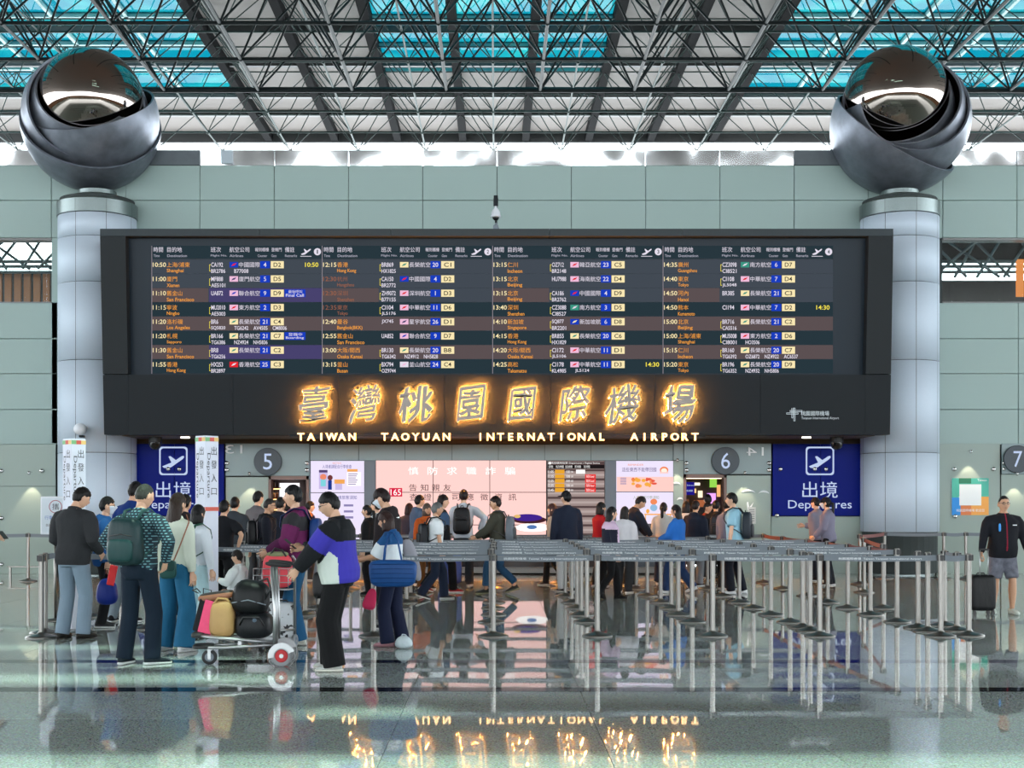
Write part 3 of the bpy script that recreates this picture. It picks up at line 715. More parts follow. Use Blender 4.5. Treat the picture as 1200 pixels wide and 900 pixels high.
# right poster display
s3, d3 = screen('poster_display', 'cream and pink poster display with food drawings beside the number 6 doorway', 721, 788, 540, 614, srgb(255, 232, 226), 1.08, [], [576.5])
t = MB(); scr_text(t, '這些東西不能帶回國', 748, 550.5, d3, 5, 0, w=40); scr_text(t, '入境旅客行李須知', 756, 583, d3, 4, 2, w=30); scr_text(t, 'REMINDER', 744, 545, d3, 2, 3, w=18)
rnd = random.Random(5)
scr_rect(t, 722, 788, 559, 576, d3+.0015, 5)
for i in range(16): scr_disc(t, 751+rnd.uniform(-10, 16), 565+rnd.uniform(-4, 5), rnd.uniform(1.5, 3.4), rnd.uniform(1.2, 2.4), d3-.001*(i % 4), (1, 3, 4, 1)[i % 4])
scr_disc(t, 741, 562, 2, 2, d3, 4); scr_disc(t, 777, 551, 5, 4, d3, 3); scr_disc(t, 777, 552, 3.6, 3, d3-.002, 6); scr_rect(t, 772, 782, 553.5, 555, d3-.003, 5)
for i in range(4): scr_rect(t, 726, 733, 560+2.2*i, 561+2.2*i, d3-.003, 7)
scr_disc(t, 765, 588, 4, 3.4, d3, 3); scr_disc(t, 765, 595, 4.2, 4, d3-.001, 8); scr_rect(t, 754, 778, 602, 603.5, d3, 1); scr_rect(t, 755, 756, 603, 611, d3, 1); scr_rect(t, 776, 777, 603, 611, d3, 1); scr_disc(t, 758, 599, 2, 2.5, d3, 1); scr_rect(t, 780, 786, 602, 603.5, d3, 1); scr_rect(t, 784, 785, 603, 611, d3, 1)
t.build('picture', [emat('p3_navy', srgb(80, 60, 130), .9), emat('p3_orange', srgb(250, 175, 70), 1), emat('p3_olive', srgb(150, 170, 140), .9), emat('p3_coral', srgb(245, 140, 90), 1), emat('p3_red', srgb(235, 90, 70), 1), emat('p3_pink', srgb(255, 208, 200), 1.02), emat('p3_face', srgb(255, 235, 220), 1.1), emat('p3_line', srgb(150, 140, 190), .9), emat('p3_blue', srgb(150, 190, 225), 1)], s3)
# flight monitor beside the pink screen
s4, d4 = screen('flight_monitor', 'grey striped flight monitor with orange and red entries', 641, 708, 540, 640, srgb(176, 156, 152), .8, [], [576.5])
t = MB(); scr_rect(t, 641.5, 707.5, 541, 545, d4, 0); scr_rect(t, 641.5, 707.5, 545, 549.5, d4, 1)
scr_text(t, '出境班機時刻表 Departures / Flights Status', 672, 543, d4-.003, 2.6, 2, w=60); scr_disc(t, 644, 543, 1.6, 1.6, d4-.003, 2)
for i, w in enumerate((5, 9, 8, 7, 7)): scr_text(t, '班次時間', 645+10.5*i, 547.2, d4-.003, 3, 2, w=w)
for i in range(17):
    y0 = 550+5.35*i; scr_rect(t, 641.5, 707.5, y0, y0+2.6, d4, 3 if i % 2 else 0)
for i in range(5):
    y0 = 553+5.35*i; scr_text(t, '1%d:%d5' % (i//2+1, i % 5), 645, y0, d4-.003, 3, 2, w=6.5); scr_rect(t, 650, 661, y0-2.3, y0+2.3, d4-.002, 4); scr_text(t, '班機 10%d' % i, 667, y0, d4-.003, 3, 2, w=8)
    if i: scr_rect(t, 685, 697.5, y0-2.4, y0+2.4, d4-.002, 5); scr_text(t, '取消 Cancel', 691, y0, d4-.004, 3.2, 2, w=9)
    else: scr_rect(t, 674.5, 685, y0-2.3, y0+2.3, d4-.002, 2)
t.build('picture', [emat('m_dark', srgb(104, 84, 84), .7), emat('m_black', srgb(40, 34, 36), .6), emat('m_white', (1, .98, .96), 1.1), emat('m_mid', srgb(196, 178, 174), .85), emat('m_orange', srgb(240, 170, 50), .95), emat('m_red', srgb(235, 60, 60), 1)], s4)

# ================================================================ the departures board
DT, DB = 28.40, 28.72
def BD(py): return DT+(py-268)/(510-268)*(DB-DT)
def BP(px, py, back=0.0): D = BD(py)+back; return Vector(((px-CX)*BD(py)/F, D, EYE+(CY-py)*BD(py)/F))
board = empty('departures_board', (0, DB+.3, WZ(510, DB))); tag(board, 'huge black flight board with glowing orange airport name', 'flight board')
BO = Vector((0, DB+.3, WZ(510, DB)))
def bslab(name, quadpx, back0, back1, m, parent=board, shrink=.004):
    """slab whose front face is the four given pixel corners on the tilted board plane"""
    A = [BP(x, y_, back0)-BO for x, y_ in quadpx]; c = sum(A, Vector())/4
    A = [a+(c-a).normalized()*shrink for a in A]; B = [a+Vector((0, back1-back0, 0)) for a in A]
    b = MB(); b.raw(A+B, [(0, 1, 2, 3), (7, 6, 5, 4), (0, 4, 5, 1), (1, 5, 6, 2), (2, 6, 7, 3), (3, 7, 4, 0)]); return b.build(name, m, parent)
M_fr = mat('board_frame', srgb(30, 35, 38), rough=.5, spec=.2)
M_hood = mat('board_hood', srgb(50, 58, 62), rough=.5, spec=.25)
def edge(y_): return 117+5*(y_-268)/242, 1047-4*(y_-268)/242
bslab('housing', [(118, 270), (1046, 270), (1042.5, 509), (122.5, 509)], .30, .55, M_fr)
for x0, x1 in ((117, 304), (304, 458), (458, 644), (644, 800), (800, 1047)): bslab('hood_panel', [(x0, 268), (x1, 268), (x1, 276.5), (x0, 276.5)], 0, .32, M_hood)
e1, e2 = edge(276.5), edge(438.5)
bslab('side_panel', [(e1[0], 276.5), (147, 276.5), (150, 438.5), (e2[0], 438.5)], 0, .32, M_fr); bslab('side_panel', [(1018, 276.5), (e1[1], 276.5), (e2[1], 438.5), (1014.5, 438.5)], 0, .32, M_fr)
fx = [150, 273, 397, 521, 645, 767, 891, 1014]
e3, e4 = edge(439), edge(509.5)
allx = [None]+fx+[None]
for i in range(9):
    a0 = e3[0] if i == 0 else fx[i-1]; b0 = e3[1] if i == 8 else fx[i]; a1 = e4[0] if i == 0 else fx[i-1]; b1 = e4[1] if i == 8 else fx[i]
    bslab('fascia_panel', [(a0, 439), (b0, 439), (b1, 509.5), (a1, 509.5)], 0, .32, M_black)
REC = .24
scr = bslab('screen', [(146, 272), (1019, 272), (1016, 440), (149, 440)], REC, .30, mat('screen_glass', srgb(34, 44, 54), rough=.35, spec=.15), shrink=0)
def SP(px, py, lift=0.0):      # a point on the recessed screen seen at the pixel
    D = BD(py)+REC-lift; return Vector(((px-CX)*D/F, D, EYE+(CY-py)*D/F))-BO
tilt = math.atan2(DB-DT, (510-268)*28.5/F)
def SM(px, py, lift=.006): return Matrix.Translation(SP(px, py, lift)) @ Matrix.Rotation(PI/2+tilt*0, 4, 'X')
pp = 28.85/F                   # metres per pixel on the screen
names = ['s_dark', 's_mid', 's_warm', 's_white', 's_orange', 's_yellow', 's_blue', 's_cream', 's_ink', 's_red', 's_pink', 's_green', 's_line', 's_purple', 's_fade', 's_wfade']
cols = [srgb(42, 58, 66), srgb(70, 78, 88), srgb(96, 84, 86), srgb(228, 222, 236), srgb(244, 160, 62), srgb(250, 232, 80), srgb(26, 62, 190), srgb(250, 232, 180), srgb(40, 40, 40), srgb(230, 40, 50), srgb(240, 190, 220), srgb(60, 150, 130), srgb(160, 150, 160), srgb(72, 66, 110), srgb(150, 96, 74), srgb(170, 170, 186)]
smats = [emat(n_, c_, 1.0 if i > 2 else .9) for i, (n_, c_) in enumerate(zip(names, cols))]
G = [
 [('10:50', '上海/浦東', 'Shanghai', 'CA192', '中國國際', '4', 'D2', ['BR2786', 'B77008'], '10:50'), ('11:00', '廈門', 'Xiamen', 'MF888', '廈門航空', '5', 'D5', ['AE5101'], ''), ('11:10', '舊金山', 'San Francisco', 'UA872', '聯合航空', '9', 'D9', [], '最後呼叫|Final Call'), ('11:15', '寧波', 'Ningbo', 'MU2010', '東方航空', '2', 'D3', ['AE5003'], ''), ('11:20', '洛杉磯', 'Los Angeles', 'BR6', '長榮航空', '21', 'C4', ['SQ5820', 'TG6242', 'AV4505', 'CM8006'], ''), ('11:20', '札幌', 'Sapporo', 'BR166', '長榮航空', '21', 'C7', ['TG6386', 'NZ4924', 'NH5836'], '登機中|Boarding'), ('11:30', '舊金山', 'San Francisco', 'BR8', '長榮航空', '21', 'C2', ['TG6256'], ''), ('11:55', '香港', 'Hong Kong', 'HX253', '香港航空', '25', 'C3', ['BR2897'], '')],
 [('12:15', '香港', 'Hong Kong', 'BR869', '長榮航空', '20', 'C1', ['HX1825'], ''), ('12:30', '杭州', 'Hangzhou', 'CA150', '中國國際', '4', 'D2', ['BR2772'], ''), ('12:30', '深圳', 'Shenzhen', 'ZH9072', '深圳航空', '1', 'D3', ['B77155'], ''), ('12:35', '東京', 'Tokyo', 'CI104', '中華航空', '11', 'D6', ['JL5176'], ''), ('12:40', '曼谷', 'Bangkok(BKK)', 'JX745', '星宇航空', '26', 'D1', [], ''), ('12:55', '舊金山', 'San Francisco', 'UA852', '聯合航空', '9', 'D7', [], ''), ('13:00', '大阪/關西', 'Osaka Kansai', 'BR130', '長榮航空', '20', 'B8', ['TG6342', 'NZ4912', 'NH5828'], ''), ('13:15', '釜山', 'Busan', 'BX794', '釜山航空', '24', 'C4', ['OZ9744'], '')],
 [('13:15', '仁川', 'Incheon', 'OZ712', '韓亞航空', '23', 'C5', ['BR2148'], ''), ('13:15', '北京', 'Beijing', 'HU7988', '海南航空', '22', 'D4', [], ''), ('13:15', '北京', 'Beijing', 'CA186', '中國國際', '4', 'D9', ['BR2762'], ''), ('13:40', '深圳', 'Shenzhen', 'CZ3088', '南方航空', '3', 'D5', ['CI8527'], ''), ('14:10', '新加坡', 'Singapore', 'SQ877', '新加坡航', '6', 'D8', ['BR2201'], ''), ('14:15', '香港', 'Hong Kong', 'BR855', '長榮航空', '20', 'C6', ['HX1829'], ''), ('14:20', '大阪/關西', 'Osaka Kansai', 'CI172', '中華航空', '11', 'D1', ['JL5106'], ''), ('14:25', '高松', 'Takamatsu', 'CI178', '中華航空', '11', 'D3', ['KL4985', 'JL5124'], '14:30')],
 [('14:35', '廣州', 'Guangzhou', 'CZ3098', '南方航空', '6', 'D7', ['CI8521'], ''), ('14:40', '東京', 'Tokyo', 'CI108', '中華航空', '7', 'D4', ['JL5048'], ''), ('14:50', '河內', 'Hanoi', 'BR385', '長榮航空', '21', 'C3', [], ''), ('14:50', '熊本', 'Kumamoto', 'CI194', '中華航空', '7', 'D2', [], '14:30'), ('15:00', '北京', 'Beijing', 'BR716', '長榮航空', '21', 'C2', ['CA5516'], ''), ('15:00', '上海/浦東', 'Shanghai', 'MU5008', '東方航空', '2', 'D6', ['CI8001', 'HO3506'], ''), ('15:15', '仁川', 'Incheon', 'BR160', '長榮航空', '20', 'C7', ['TG6392', 'OZ6872', 'NZ4922', 'AC6537'], ''), ('15:20', '東京', 'Tokyo', 'BR196', '長榮航空', '20', 'D9', ['TG6352', 'NZ4932', 'NH5806'], '')]]
HEAD = ['時間', '目的地', '班次', '航空公司', '報到櫃檯', '登機門', '備註', 'Time', 'Destination', 'Flight No.', 'Airlines', 'Counter', 'Gate', 'Remarks']
alls = list(HEAD)
for g in G:
    for r in g:
        alls += list(r[:7])+list(r[7])+[x for x in r[8].split('|') if x]
prep_text([a for a in alls if all(ord(c) < 0x2000 for c in a)], offset=.012); prep_text(alls)
LOGO = {'中國國際': (6, 9), '廈門航空': (10, 13), '聯合航空': (10, 6), '東方航空': (10, 9), '長榮航空': (7, 11), '香港航空': (9, 3), '深圳航空': (10, 9), '中華航空': (10, 9), '星宇航空': (10, 13), '釜山航空': (3, 10), '韓亞航空': (10, 9), '海南航空': (10, 9), '南方航空': (11, 3), '新加坡航': (6, 7)}
for gi, g in enumerate(G):
    X0 = 178+199.7*gi; t = MB()
    def rect(x0, x1, y0, y1, m, lift):
        t.raw([SP(x0, y1, lift), SP(x1, y1, lift), SP(x1, y0, lift), SP(x0, y0, lift)], [(0, 1, 2, 3)], m)
    def tx(st, x, y, h, m, w=None, lift=.02, al='L'):
        V, T, ww, bb = glyphs(st)
        if w: t.text(st, SM(x+w/2, y, lift), box=(w*pp, h*pp), m=m)
        else:
            k = h*pp/max(bb[3]-bb[2], 1e-6); wd = (bb[1]-bb[0])*k/pp
            t.text(st, SM(x+wd/2, y, lift), box=(wd*pp, h*pp), m=m)
    rect(X0, X0+199, 288, 303, 0, .004); rect(X0-.4, X0+.2, 288, 438, 12, .008)
    tx('時間', X0+2, 292.5, 6, 3, 11); tx('目的地', X0+18, 292.5, 6, 3, 17); tx('班次', X0+69, 292.5, 6, 3, 12); tx('航空公司', X0+91, 292.5, 6, 3, 23); tx('報到櫃檯', X0+121, 292.5, 4.5, 3, 16); tx('登機門', X0+140, 292.5, 4.5, 3, 12); tx('備註', X0+156, 292.5, 6, 3, 11)
    tx('Time', X0+2, 299.7, 3, 15, 7); tx('Destination', X0+18, 299.7, 3, 15, 23); tx('Flight No.', X0+69, 299.7, 3, 15, 19); tx('Airlines', X0+91, 299.7, 3, 15, 16); tx('Counter', X0+124, 299.7, 3, 15, 11); tx('Gate', X0+140, 299.7, 3, 15, 6); tx('Remarks', X0+156, 299.7, 3, 15, 14)
    # aeroplane mark, rule and numbered disc
    cx, cy = X0+180.5, 294.5
    t.raw([SP(cx+6.2*u, cy-7.5*w, .02) for u, w in PLANE]+[SP(cx, cy+.6, .02)], [(i, (i+1) % 14, 14) for i in range(14)], 3)
    rect(cx-6.5, cx+6.5, 300, 300.7, 3, .02)
    n = 18; t.raw([SP(X0+194, 295, .018)]+[SP(X0+194+4.2*math.cos(2*PI*i/n), 295+4.2*math.sin(2*PI*i/n), .018) for i in range(n)], [(0, 1+i, 1+(i+1) % n) for i in range(n)][::-1], 3)
    tx(str(gi+1), X0+(193.3 if gi == 0 else 192.8), 295, 4.6, 0, 1.3 if gi == 0 else 2.4, .026)
    for ri, (tm_, dz, de, fl_, az, ct, gt, more, rem) in enumerate(g):
        y0 = 304.2+16.7*ri; yc = y0+6.0; y2 = y0+13.4
        rect(X0, X0+199, y0, y0+16.3, (0, 1, 1, 0, 2, 0, 2, 0)[ri] if ri else 1, .004)
        if ri in (2, 4, 6): rect(X0, X0+66, y0, y0+16.3, 2, .006)
        if ri in (2, 6) and gi == 0: rect(X0+67, X0+199, y0, y0+16.3, 13, .006)
        faded = gi == 1 and ri in (1, 2, 3)
        tx(tm_, X0+1, yc, 5.2, 14 if faded else 7, 15.5); tx(dz, X0+17.5, yc, 5.9, 14 if faded else 4); tx(de, X0+17.5, y2, 4.4 if not any(c in de for c in 'gy()') else 5.2, 14 if faded else 4, 2.45*len(de))
        tx(fl_, X0+69.5, yc, 5.2, 3, 2.75*len(fl_))
        for k, f2 in enumerate(more): tx(f2, X0+69.5+(27 if k else 0)+(k-1 if k else 0)*22.5, y2, 4.6, 3, 2.75*len(f2))
        if more:
            rect(X0+67.3, X0+67.8, yc, y2, 5, .012); rect(X0+67.3, X0+69, yc-.3, yc+.3, 5, .012); rect(X0+67.3, X0+69, y2-.3, y2+.3, 5, .012)
        lb, lm = LOGO[az]
        rect(X0+91, X0+101, yc-3.2, yc+3.2, lb, .014)
        t.raw([SP(X0+93, yc+1.8, .02), SP(X0+97, yc+.6, .02), SP(X0+99.3, yc-2, .02), SP(X0+95, yc-.8, .02)], [(0, 1, 2, 3)], lm)
        tx(az, X0+102, yc, 5.9, 3, 24.5)
        rect(X0+126.8, X0+138.3, yc-4.2, yc+4.2, 6, .012); ctw = (glyphs(ct)[3][1]-glyphs(ct)[3][0])/(glyphs(ct)[3][3]-glyphs(ct)[3][2])*5; tx(ct, X0+132.5-ctw/2, yc, 5, 3, ctw, .024)
        rect(X0+139.3, X0+154.6, yc-4.2, yc+4.2, 7, .012); tx(gt, X0+142.6, yc, 5, 8, 8.6, .024)
        if '|' in rem:
            a, b_ = rem.split('|'); rect(X0+155.5, X0+180, yc-4.4, yc+4.6, 6, .012); tx(a, X0+160, yc-1.8, 3.8, 3, 16, .024); tx(b_, X0+157, yc+2.4, 3.4, 3, 21, .024)
        elif rem: tx(rem, X0+179.5, yc, 5.2, 5, 15.5)
    t.build('flight_table', smats, scr)
# logo mark and small lettering at the right of the fascia
t = MB(); lc = BP(930.5, 484, -.008)-BO; pb = 28.7/F
for (a, b_, c, e) in ((-.6, 1.4, -9.5, 6), (-3, -1, -6, 9.5), (-9, 5, -1.6, .4), (-5, 9.5, 1.2, 3.2)):
    for (x0, x1, y0, y1) in ((a, b_, c, c+.5), (a, b_, e-.5, e), (a, a+.5, c, e), (b_-.5, b_, c, e)): t.raw([lc+Vector((x*pb, 0, y_*pb)) for x, y_ in ((x0, y0), (x1, y0), (x1, y1), (x0, y1))], [(0, 1, 2, 3)])
t.text('桃園國際機場', face_cam(BP(955, 484.5, -.008)-BO), box=(33*pb, 5.5*pb)); t.text('Taoyuan International Airport', face_cam(BP(961, 490.3, -.008)-BO), box=(44*pb, 3.6*pb))
t.build('corner_logo', mat('logo_white', srgb(190, 200, 205), .5, emit=srgb(190, 200, 205), es=.35), board)
# brush characters: grey faces standing off the fascia, lit from behind
CH = [('臺', 369, 474, 37, 46), ('灣', 427.5, 474, 37, 47), ('桃', 487, 474.5, 42, 46), ('園', 551.5, 473.5, 35, 46), ('國', 612, 473.5, 34, 44), ('際', 672.5, 473.5, 37, 45), ('機', 729.5, 474, 42, 48), ('場', 795, 473.5, 38, 48)]
prep_text([c[0] for c in CH], extrude=.03, tagk='#x'); prep_text([c[0] for c in CH], tagk='#flat')
NIB = {'臺': .45, '灣': .5, '機': .55, '際': .75, '園': .8, '國': .7, '桃': 1.0, '場': .95}
M_cface = mat('letter_face', srgb(150, 140, 132), .45, metal=.3); M_halo = emat('letter_halo', (1.0, .32, .04), 1500.0); M_rim = emat('letter_rim', (1.0, .62, .25), 2.0)
def brush(ch, cx, cy, w, h, y, grow, depth, copies, nib=0):
    V, T, ww, bb = GLY[ch+('#flat' if nib else '#x')]; Vs = []; Ts = []; nib *= NIB[ch]
    u0 = (V[:, 0]-(bb[0]+bb[1])/2)/(bb[1]-bb[0]); v0 = (V[:, 1]-(bb[2]+bb[3])/2)/(bb[3]-bb[2])
    c = BP(cx, cy, 0)-BO; z = V[:, 2]/.03
    for k in range(copies):
        q = (k/(copies-1)*2-1) if copies > 1 else 0.; a = 2*PI*k/copies; u = u0*.94; v = v0*.94
        if nib: ga, gb = nib*q*math.cos(.75), nib*q*math.sin(.75)
        else: ga = gb = 0
        th = 1+.30*np.sin(9*u0+5*v0+cx)
        u2 = u+.12*v+.022*np.sin(7*v+cx)+.012*np.sin(15*u+5*v)+grow*th*math.cos(a)*2+ga*th; v2 = v+.08*u+.022*np.sin(6*u+cx)+.012*np.sin(13*v+4*u)+grow*1.8*th*math.sin(a)*.5+gb*th
        r2 = 1-.22*np.abs(u)*np.abs(v)*2
        Vs.append(np.stack([c.x+u2*r2*w*pb, c.y+y-z*depth/2-.0022*k, c.z+v2*r2*h*pb], 1)); Ts.append(T+k*len(V))
    return np.concatenate(Vs), np.concatenate(Ts)
ORD = ['first', 'second', 'third', 'fourth', 'fifth', 'sixth', 'seventh', 'eighth']
for i, (ch, cx, cy, w, h) in enumerate(CH):
    r = empty('sign_character', BP(cx, cy)); tag(r, 'glowing orange-rimmed brush character, %s in the airport name on the black fascia' % ORD[i], 'sign letter', 'glowing characters on the flight board')
    off = np.array(BP(cx, cy)-BO)
    for nm, m, y_, dp, gr, n_, nb in (('face', M_cface, -.12, .03, .004, 9, .034), ('lit_rim', M_rim, -.095, .02, .012, 11, .044), ('halo_tube', M_halo, -.07, .02, .0, 5, .026), ('standoff', M_black, -.035, .07, .0, 1, 0)):
        V, T = brush(ch, cx, cy, w, h, y_, gr, dp, n_, nb); link(nm, arrays_mesh(nm, V-off, np.zeros((0, 4)), T, [m], smooth=False), r)
# row of lit latin letters along the bottom edge
WORDS = [('TAIWAN', 347, 419), ('TAOYUAN', 445, 529.5), ('INTERNATIONAL', 557, 711), ('AIRPORT', 737, 820)]
rl = MB(); rl.box((0, .06, 0), (8.9, .10, .02)); tagr = rl.build('letter_rail', M_black, board, loc=BP(583, 511, -.06)-BO)
prep_text(list('TAIWNOYUERLP'), offset=.02, extrude=.05, tagk='#lat')
M_lat = emat('letter_lit', (1.0, .62, .30), 3.2); M_lside = emat('letter_side', (1.0, .36, .06), 7.0)
for wd, xa, xb in WORDS:
    n = len(wd)
    for i, ch in enumerate(wd):
        V, T, ww, bb = GLY[ch+'#lat']; V = V.copy(); cx = xa+(xb-xa)*(i+.5)/n
        k = 8.6*pb/(bb[3]-bb[2]); c = BP(cx, 512, -.09)
        X = (V[:, 0]-(bb[0]+bb[1])/2)*k; Z = (V[:, 1]-(bb[2]+bb[3])/2)*k; Y = -V[:, 2]/.05*.03
        nth = wd[:i].count(ch); w_ = ('%s ' % ORD[nth]) if wd.count(ch) > 1 else ''
        r = empty('lit_letter', c); tag(r, '%slit letter %s in the glowing word %s' % (w_, ch, wd), 'sign letter', 'lit letters under the flight board')
        me = arrays_mesh('letter_body', np.stack([X, Y, Z], 1), np.zeros((0, 4)), T, [M_lat], smooth=False); link('letter_body', me, r)
        me = arrays_mesh('letter_back', np.stack([X*1.12, Y*.3+.045, Z*1.06], 1), np.zeros((0, 4)), T, [M_lside], smooth=False); link('letter_back', me, r)
# dome cameras and lamps under the board
def dome(px, py, D, label, r=.14):
    e = empty('dome_camera', (WX(px, D), D, WZ(510, 28.72)-.115)); tag(e, label, 'camera')
    b = MB(); b.lathe([(0, .12), (r*1.05, .12), (r*1.05, .02), (r, .0)], n=24); b.build('housing', M_blackp, e, smooth=False)
    b = MB(); b.lathe([(r, 0), (r*.95, -.06), (r*.75, -.12), (r*.4, -.16), (0, -.17)], n=24); b.build('dome', mat('dome_black', (.006, .006, .007), .08, spec=.7), e, smooth=True)
dome(182, 511.5, 29.6, 'black dome camera under the flight board near the white totem'); dome(980.5, 511.5, 29.6, 'black dome camera under the flight board near the logo corner')
for px in (217, 945):
    b = MB(); b.lathe([(0, 0), (.10, 0), (.10, .03), (0, .03)], n=16); o = b.build('downlight', emat('down_lamp', (1, .9, .7), 4.0), None, loc=(WX(px, 29.4), 29.4, WZ(510, 28.72)-.03)); tag(o, 'small round downlight under the flight board %s' % ('over the left blue sign' if px < 500 else 'below the corner logo'), 'lamp')
# ptz camera on top of the board
e = empty('security_camera', (WX(581, 28.6), 28.6, WZ(268, 28.4))); tag(e, 'white dome security camera on a bracket above the board', 'camera')
s = 28.6/F
b = MB(); b.box((0, 0, 3*s), (6*s, .12, 6*s), ch=.01); b.tube([(-2*s, 0, 0), (0, 0, 8*s)], .02); b.tube([(4*s, 0, 0), (0, 0, 9*s)], .02); b.build('foot', M_grey, e)
b = MB(); b.ell((0, -.05, 15*s), (4*s, 4*s, 4*s), nu=20, nv=10); b.build('lens_dome', mat('dome_black', (0, 0, 0)), e, smooth=True)
b = MB(); b.lathe([(4.8*s, 15*s), (6.2*s, 15.4*s), (6.2*s, 16.4*s), (5.4*s, 18*s), (5*s, 21*s), (3.4*s, 24*s), (1.4*s, 26*s), (1.4*s, 29*s), (0, 29*s)], c=(0, -.05, 0), n=24); b.build('hood', M_white, e, smooth=True)
b = MB(); b.tube([(0, -.05, 28*s), (0, -.05, 37*s)], .05); b.box((0, -.05, 36*s), (.09, .09, .16), ch=.01); b.tube([(0, .02, 10*s), (0, .25, 12*s), (0, .3, 36*s), (0, -.05, 37*s)], .02); b.build('bracket', M_black, e)
# small white alarm dome on the left column
e = empty('wall_siren', P(94, 503, 29.2)); tag(e, 'small white dome unit fixed on the column above a totem', 'sensor')
b = MB(); b.lathe([(0, -.10), (.08, -.09), (.13, -.03), (.13, .05), (.10, .12), (.0, .14)], n=24, M=Matrix.Rotation(PI/2, 3, 'X') @ Matrix.Rotation(0, 3, 'X')); b.build('cover', M_white, e, smooth=True)
b = MB(); b.box((0, .12, -.15), (.10, .12, .05), ch=.01); b.box((0, .2, 0), (.1, .12, .12)); b.build('base', M_black, e)

# ---- small wall washers above the frosted panels
for px, py, lab in ((292, 557, 'beside the number five doorway'), (873, 556, 'beside the number six doorway'), (1138, 531, 'above the square poster'), (1192, 557, 'below the number seven sign'), (34, 556, 'on the frosted glass by the left column'), (794, 541, 'beside the cream poster display')):
    c = P(px, py, DW-.36); e = empty('wall_washer', c); tag(e, 'small wall washer lamp '+lab, 'lamp')
    b = MB(); b.lathe([(.012, 0), (.03, 0), (.03, .07), (0, .07)], n=14); b.build('can', M_sfix, e, smooth=True)
    b = MB(); b.tube([(0, 0, .06), (0, .22, .06)], .008, 6); b.build('arm', M_sfix, e)
    ld = bpy.data.lights.new('washer', 'SPOT'); ld.energy = 34; ld.spot_size = math.radians(64); ld.spot_blend = .35; ld.color = (1, .82, .58); ld.shadow_soft_size = .02
    lo = bpy.data.objects.new('washer_light', ld); C.objects.link(lo); lo.parent = e; lo.location = (0, 0, -.01); lo.rotation_euler = (math.radians(5), 0, 0)
# ================================================================ people
SKIN = [mat('skin_a', srgb(214, 170, 142), .5, bump=.05, scale=60, var=.05), mat('skin_b', srgb(196, 150, 120), .5, bump=.05, scale=60, var=.05)]
M_eye = mat('eye_dark', (.02, .015, .012), .2); M_lip = mat('lip', srgb(172, 104, 96), .5); M_brow = mat('brow', (.02, .016, .014), .8)
M_mask = mat('face_mask', srgb(214, 224, 236), .8); M_lens = mat('spectacles', (.02, .02, .022), .3)
def hair_mat(rgb): return mat('hair_%d_%d_%d' % rgb, tuple(c*.6 for c in srgb(*rgb)), .5, bump=.7, scale=55, var=.35, stretch=(1, 1, .12), spec=.25)
def ss(a, b, x): t = np.clip((x-a)/(b-a), 0, 1); return t*t*(3-2*t)
def sphere_grid(nu, nv):
    ph = np.linspace(0, PI, nv+1)[:, None]; th = np.linspace(0, 2*PI, nu, endpoint=False)[None, :]
    V = np.stack([np.sin(ph)*np.cos(th), np.sin(ph)*np.sin(th), -np.cos(ph)*np.ones_like(th)], -1).reshape(-1, 3)
    Qs = [(i*nu+j, i*nu+(j+1) % nu, (i+1)*nu+(j+1) % nu, (i+1)*nu+j) for i in range(nv) for j in range(nu)]
    return V, np.array(Qs)
def skull(d, nose=True, grow=1.0):
    x, y, z = d[:, 0]*.077, d[:, 1]*.097, d[:, 2]*.118
    t = np.clip(-d[:, 2], 0, 1)**1.4
    x = x*(1-.30*t); y = np.where(y < 0, y*(1-.42*t), y*(1-.06*t)+.004*t)
    if nose:
        f = d[:, 1] > 0
        y = y+f*(.024*np.exp(-((x/.013)**2+((z+.012-.0)/.024)**2))-.007*np.exp(-(((np.abs(x)-.031)/.014)**2+((z-.014)/.012)**2))+.004*np.exp(-((x/.022)**2+((z+.05)/.01)**2))+.007*np.exp(-((x/.022)**2+((z+.098)/.018)**2)))
    return np.stack([x*grow, y*grow, z*grow], 1)
class Arr:
    def __init__(s): s.v = []; s.q = []; s.t = []; s.mq = []; s.mt = []; s.n = 0
    def add(s, V, Q=(), T=(), m=0):
        V = np.asarray(V, float).reshape(-1, 3); s.v.append(V)
        if len(Q): Q = np.asarray(Q).reshape(-1, 4)+s.n; s.q.append(Q); s.mq.append(np.full(len(Q), m))
        if len(T): T = np.asarray(T).reshape(-1, 3)+s.n; s.t.append(T); s.mt.append(np.full(len(T), m))
        s.n += len(V)
    def addmb(s, mb, m=0): s.add(np.array([tuple(v) for v in mb.v]), mb.q, mb.t, m)
    def mesh(s, name, mats, smooth=True):
        c = lambda L, w: np.concatenate(L) if L else np.zeros((0, w))
        return arrays_mesh(name, c(s.v, 3), c(s.q, 4), c(s.t, 3), mats, np.concatenate(s.mq) if s.mq else [], np.concatenate(s.mt) if s.mt else [], smooth)
HG, HQ = sphere_grid(28, 22); HEADV = skull(HG)
EG, EQ = sphere_grid(8, 6); SG, SQ = sphere_grid(36, 26)
HANDS = {}
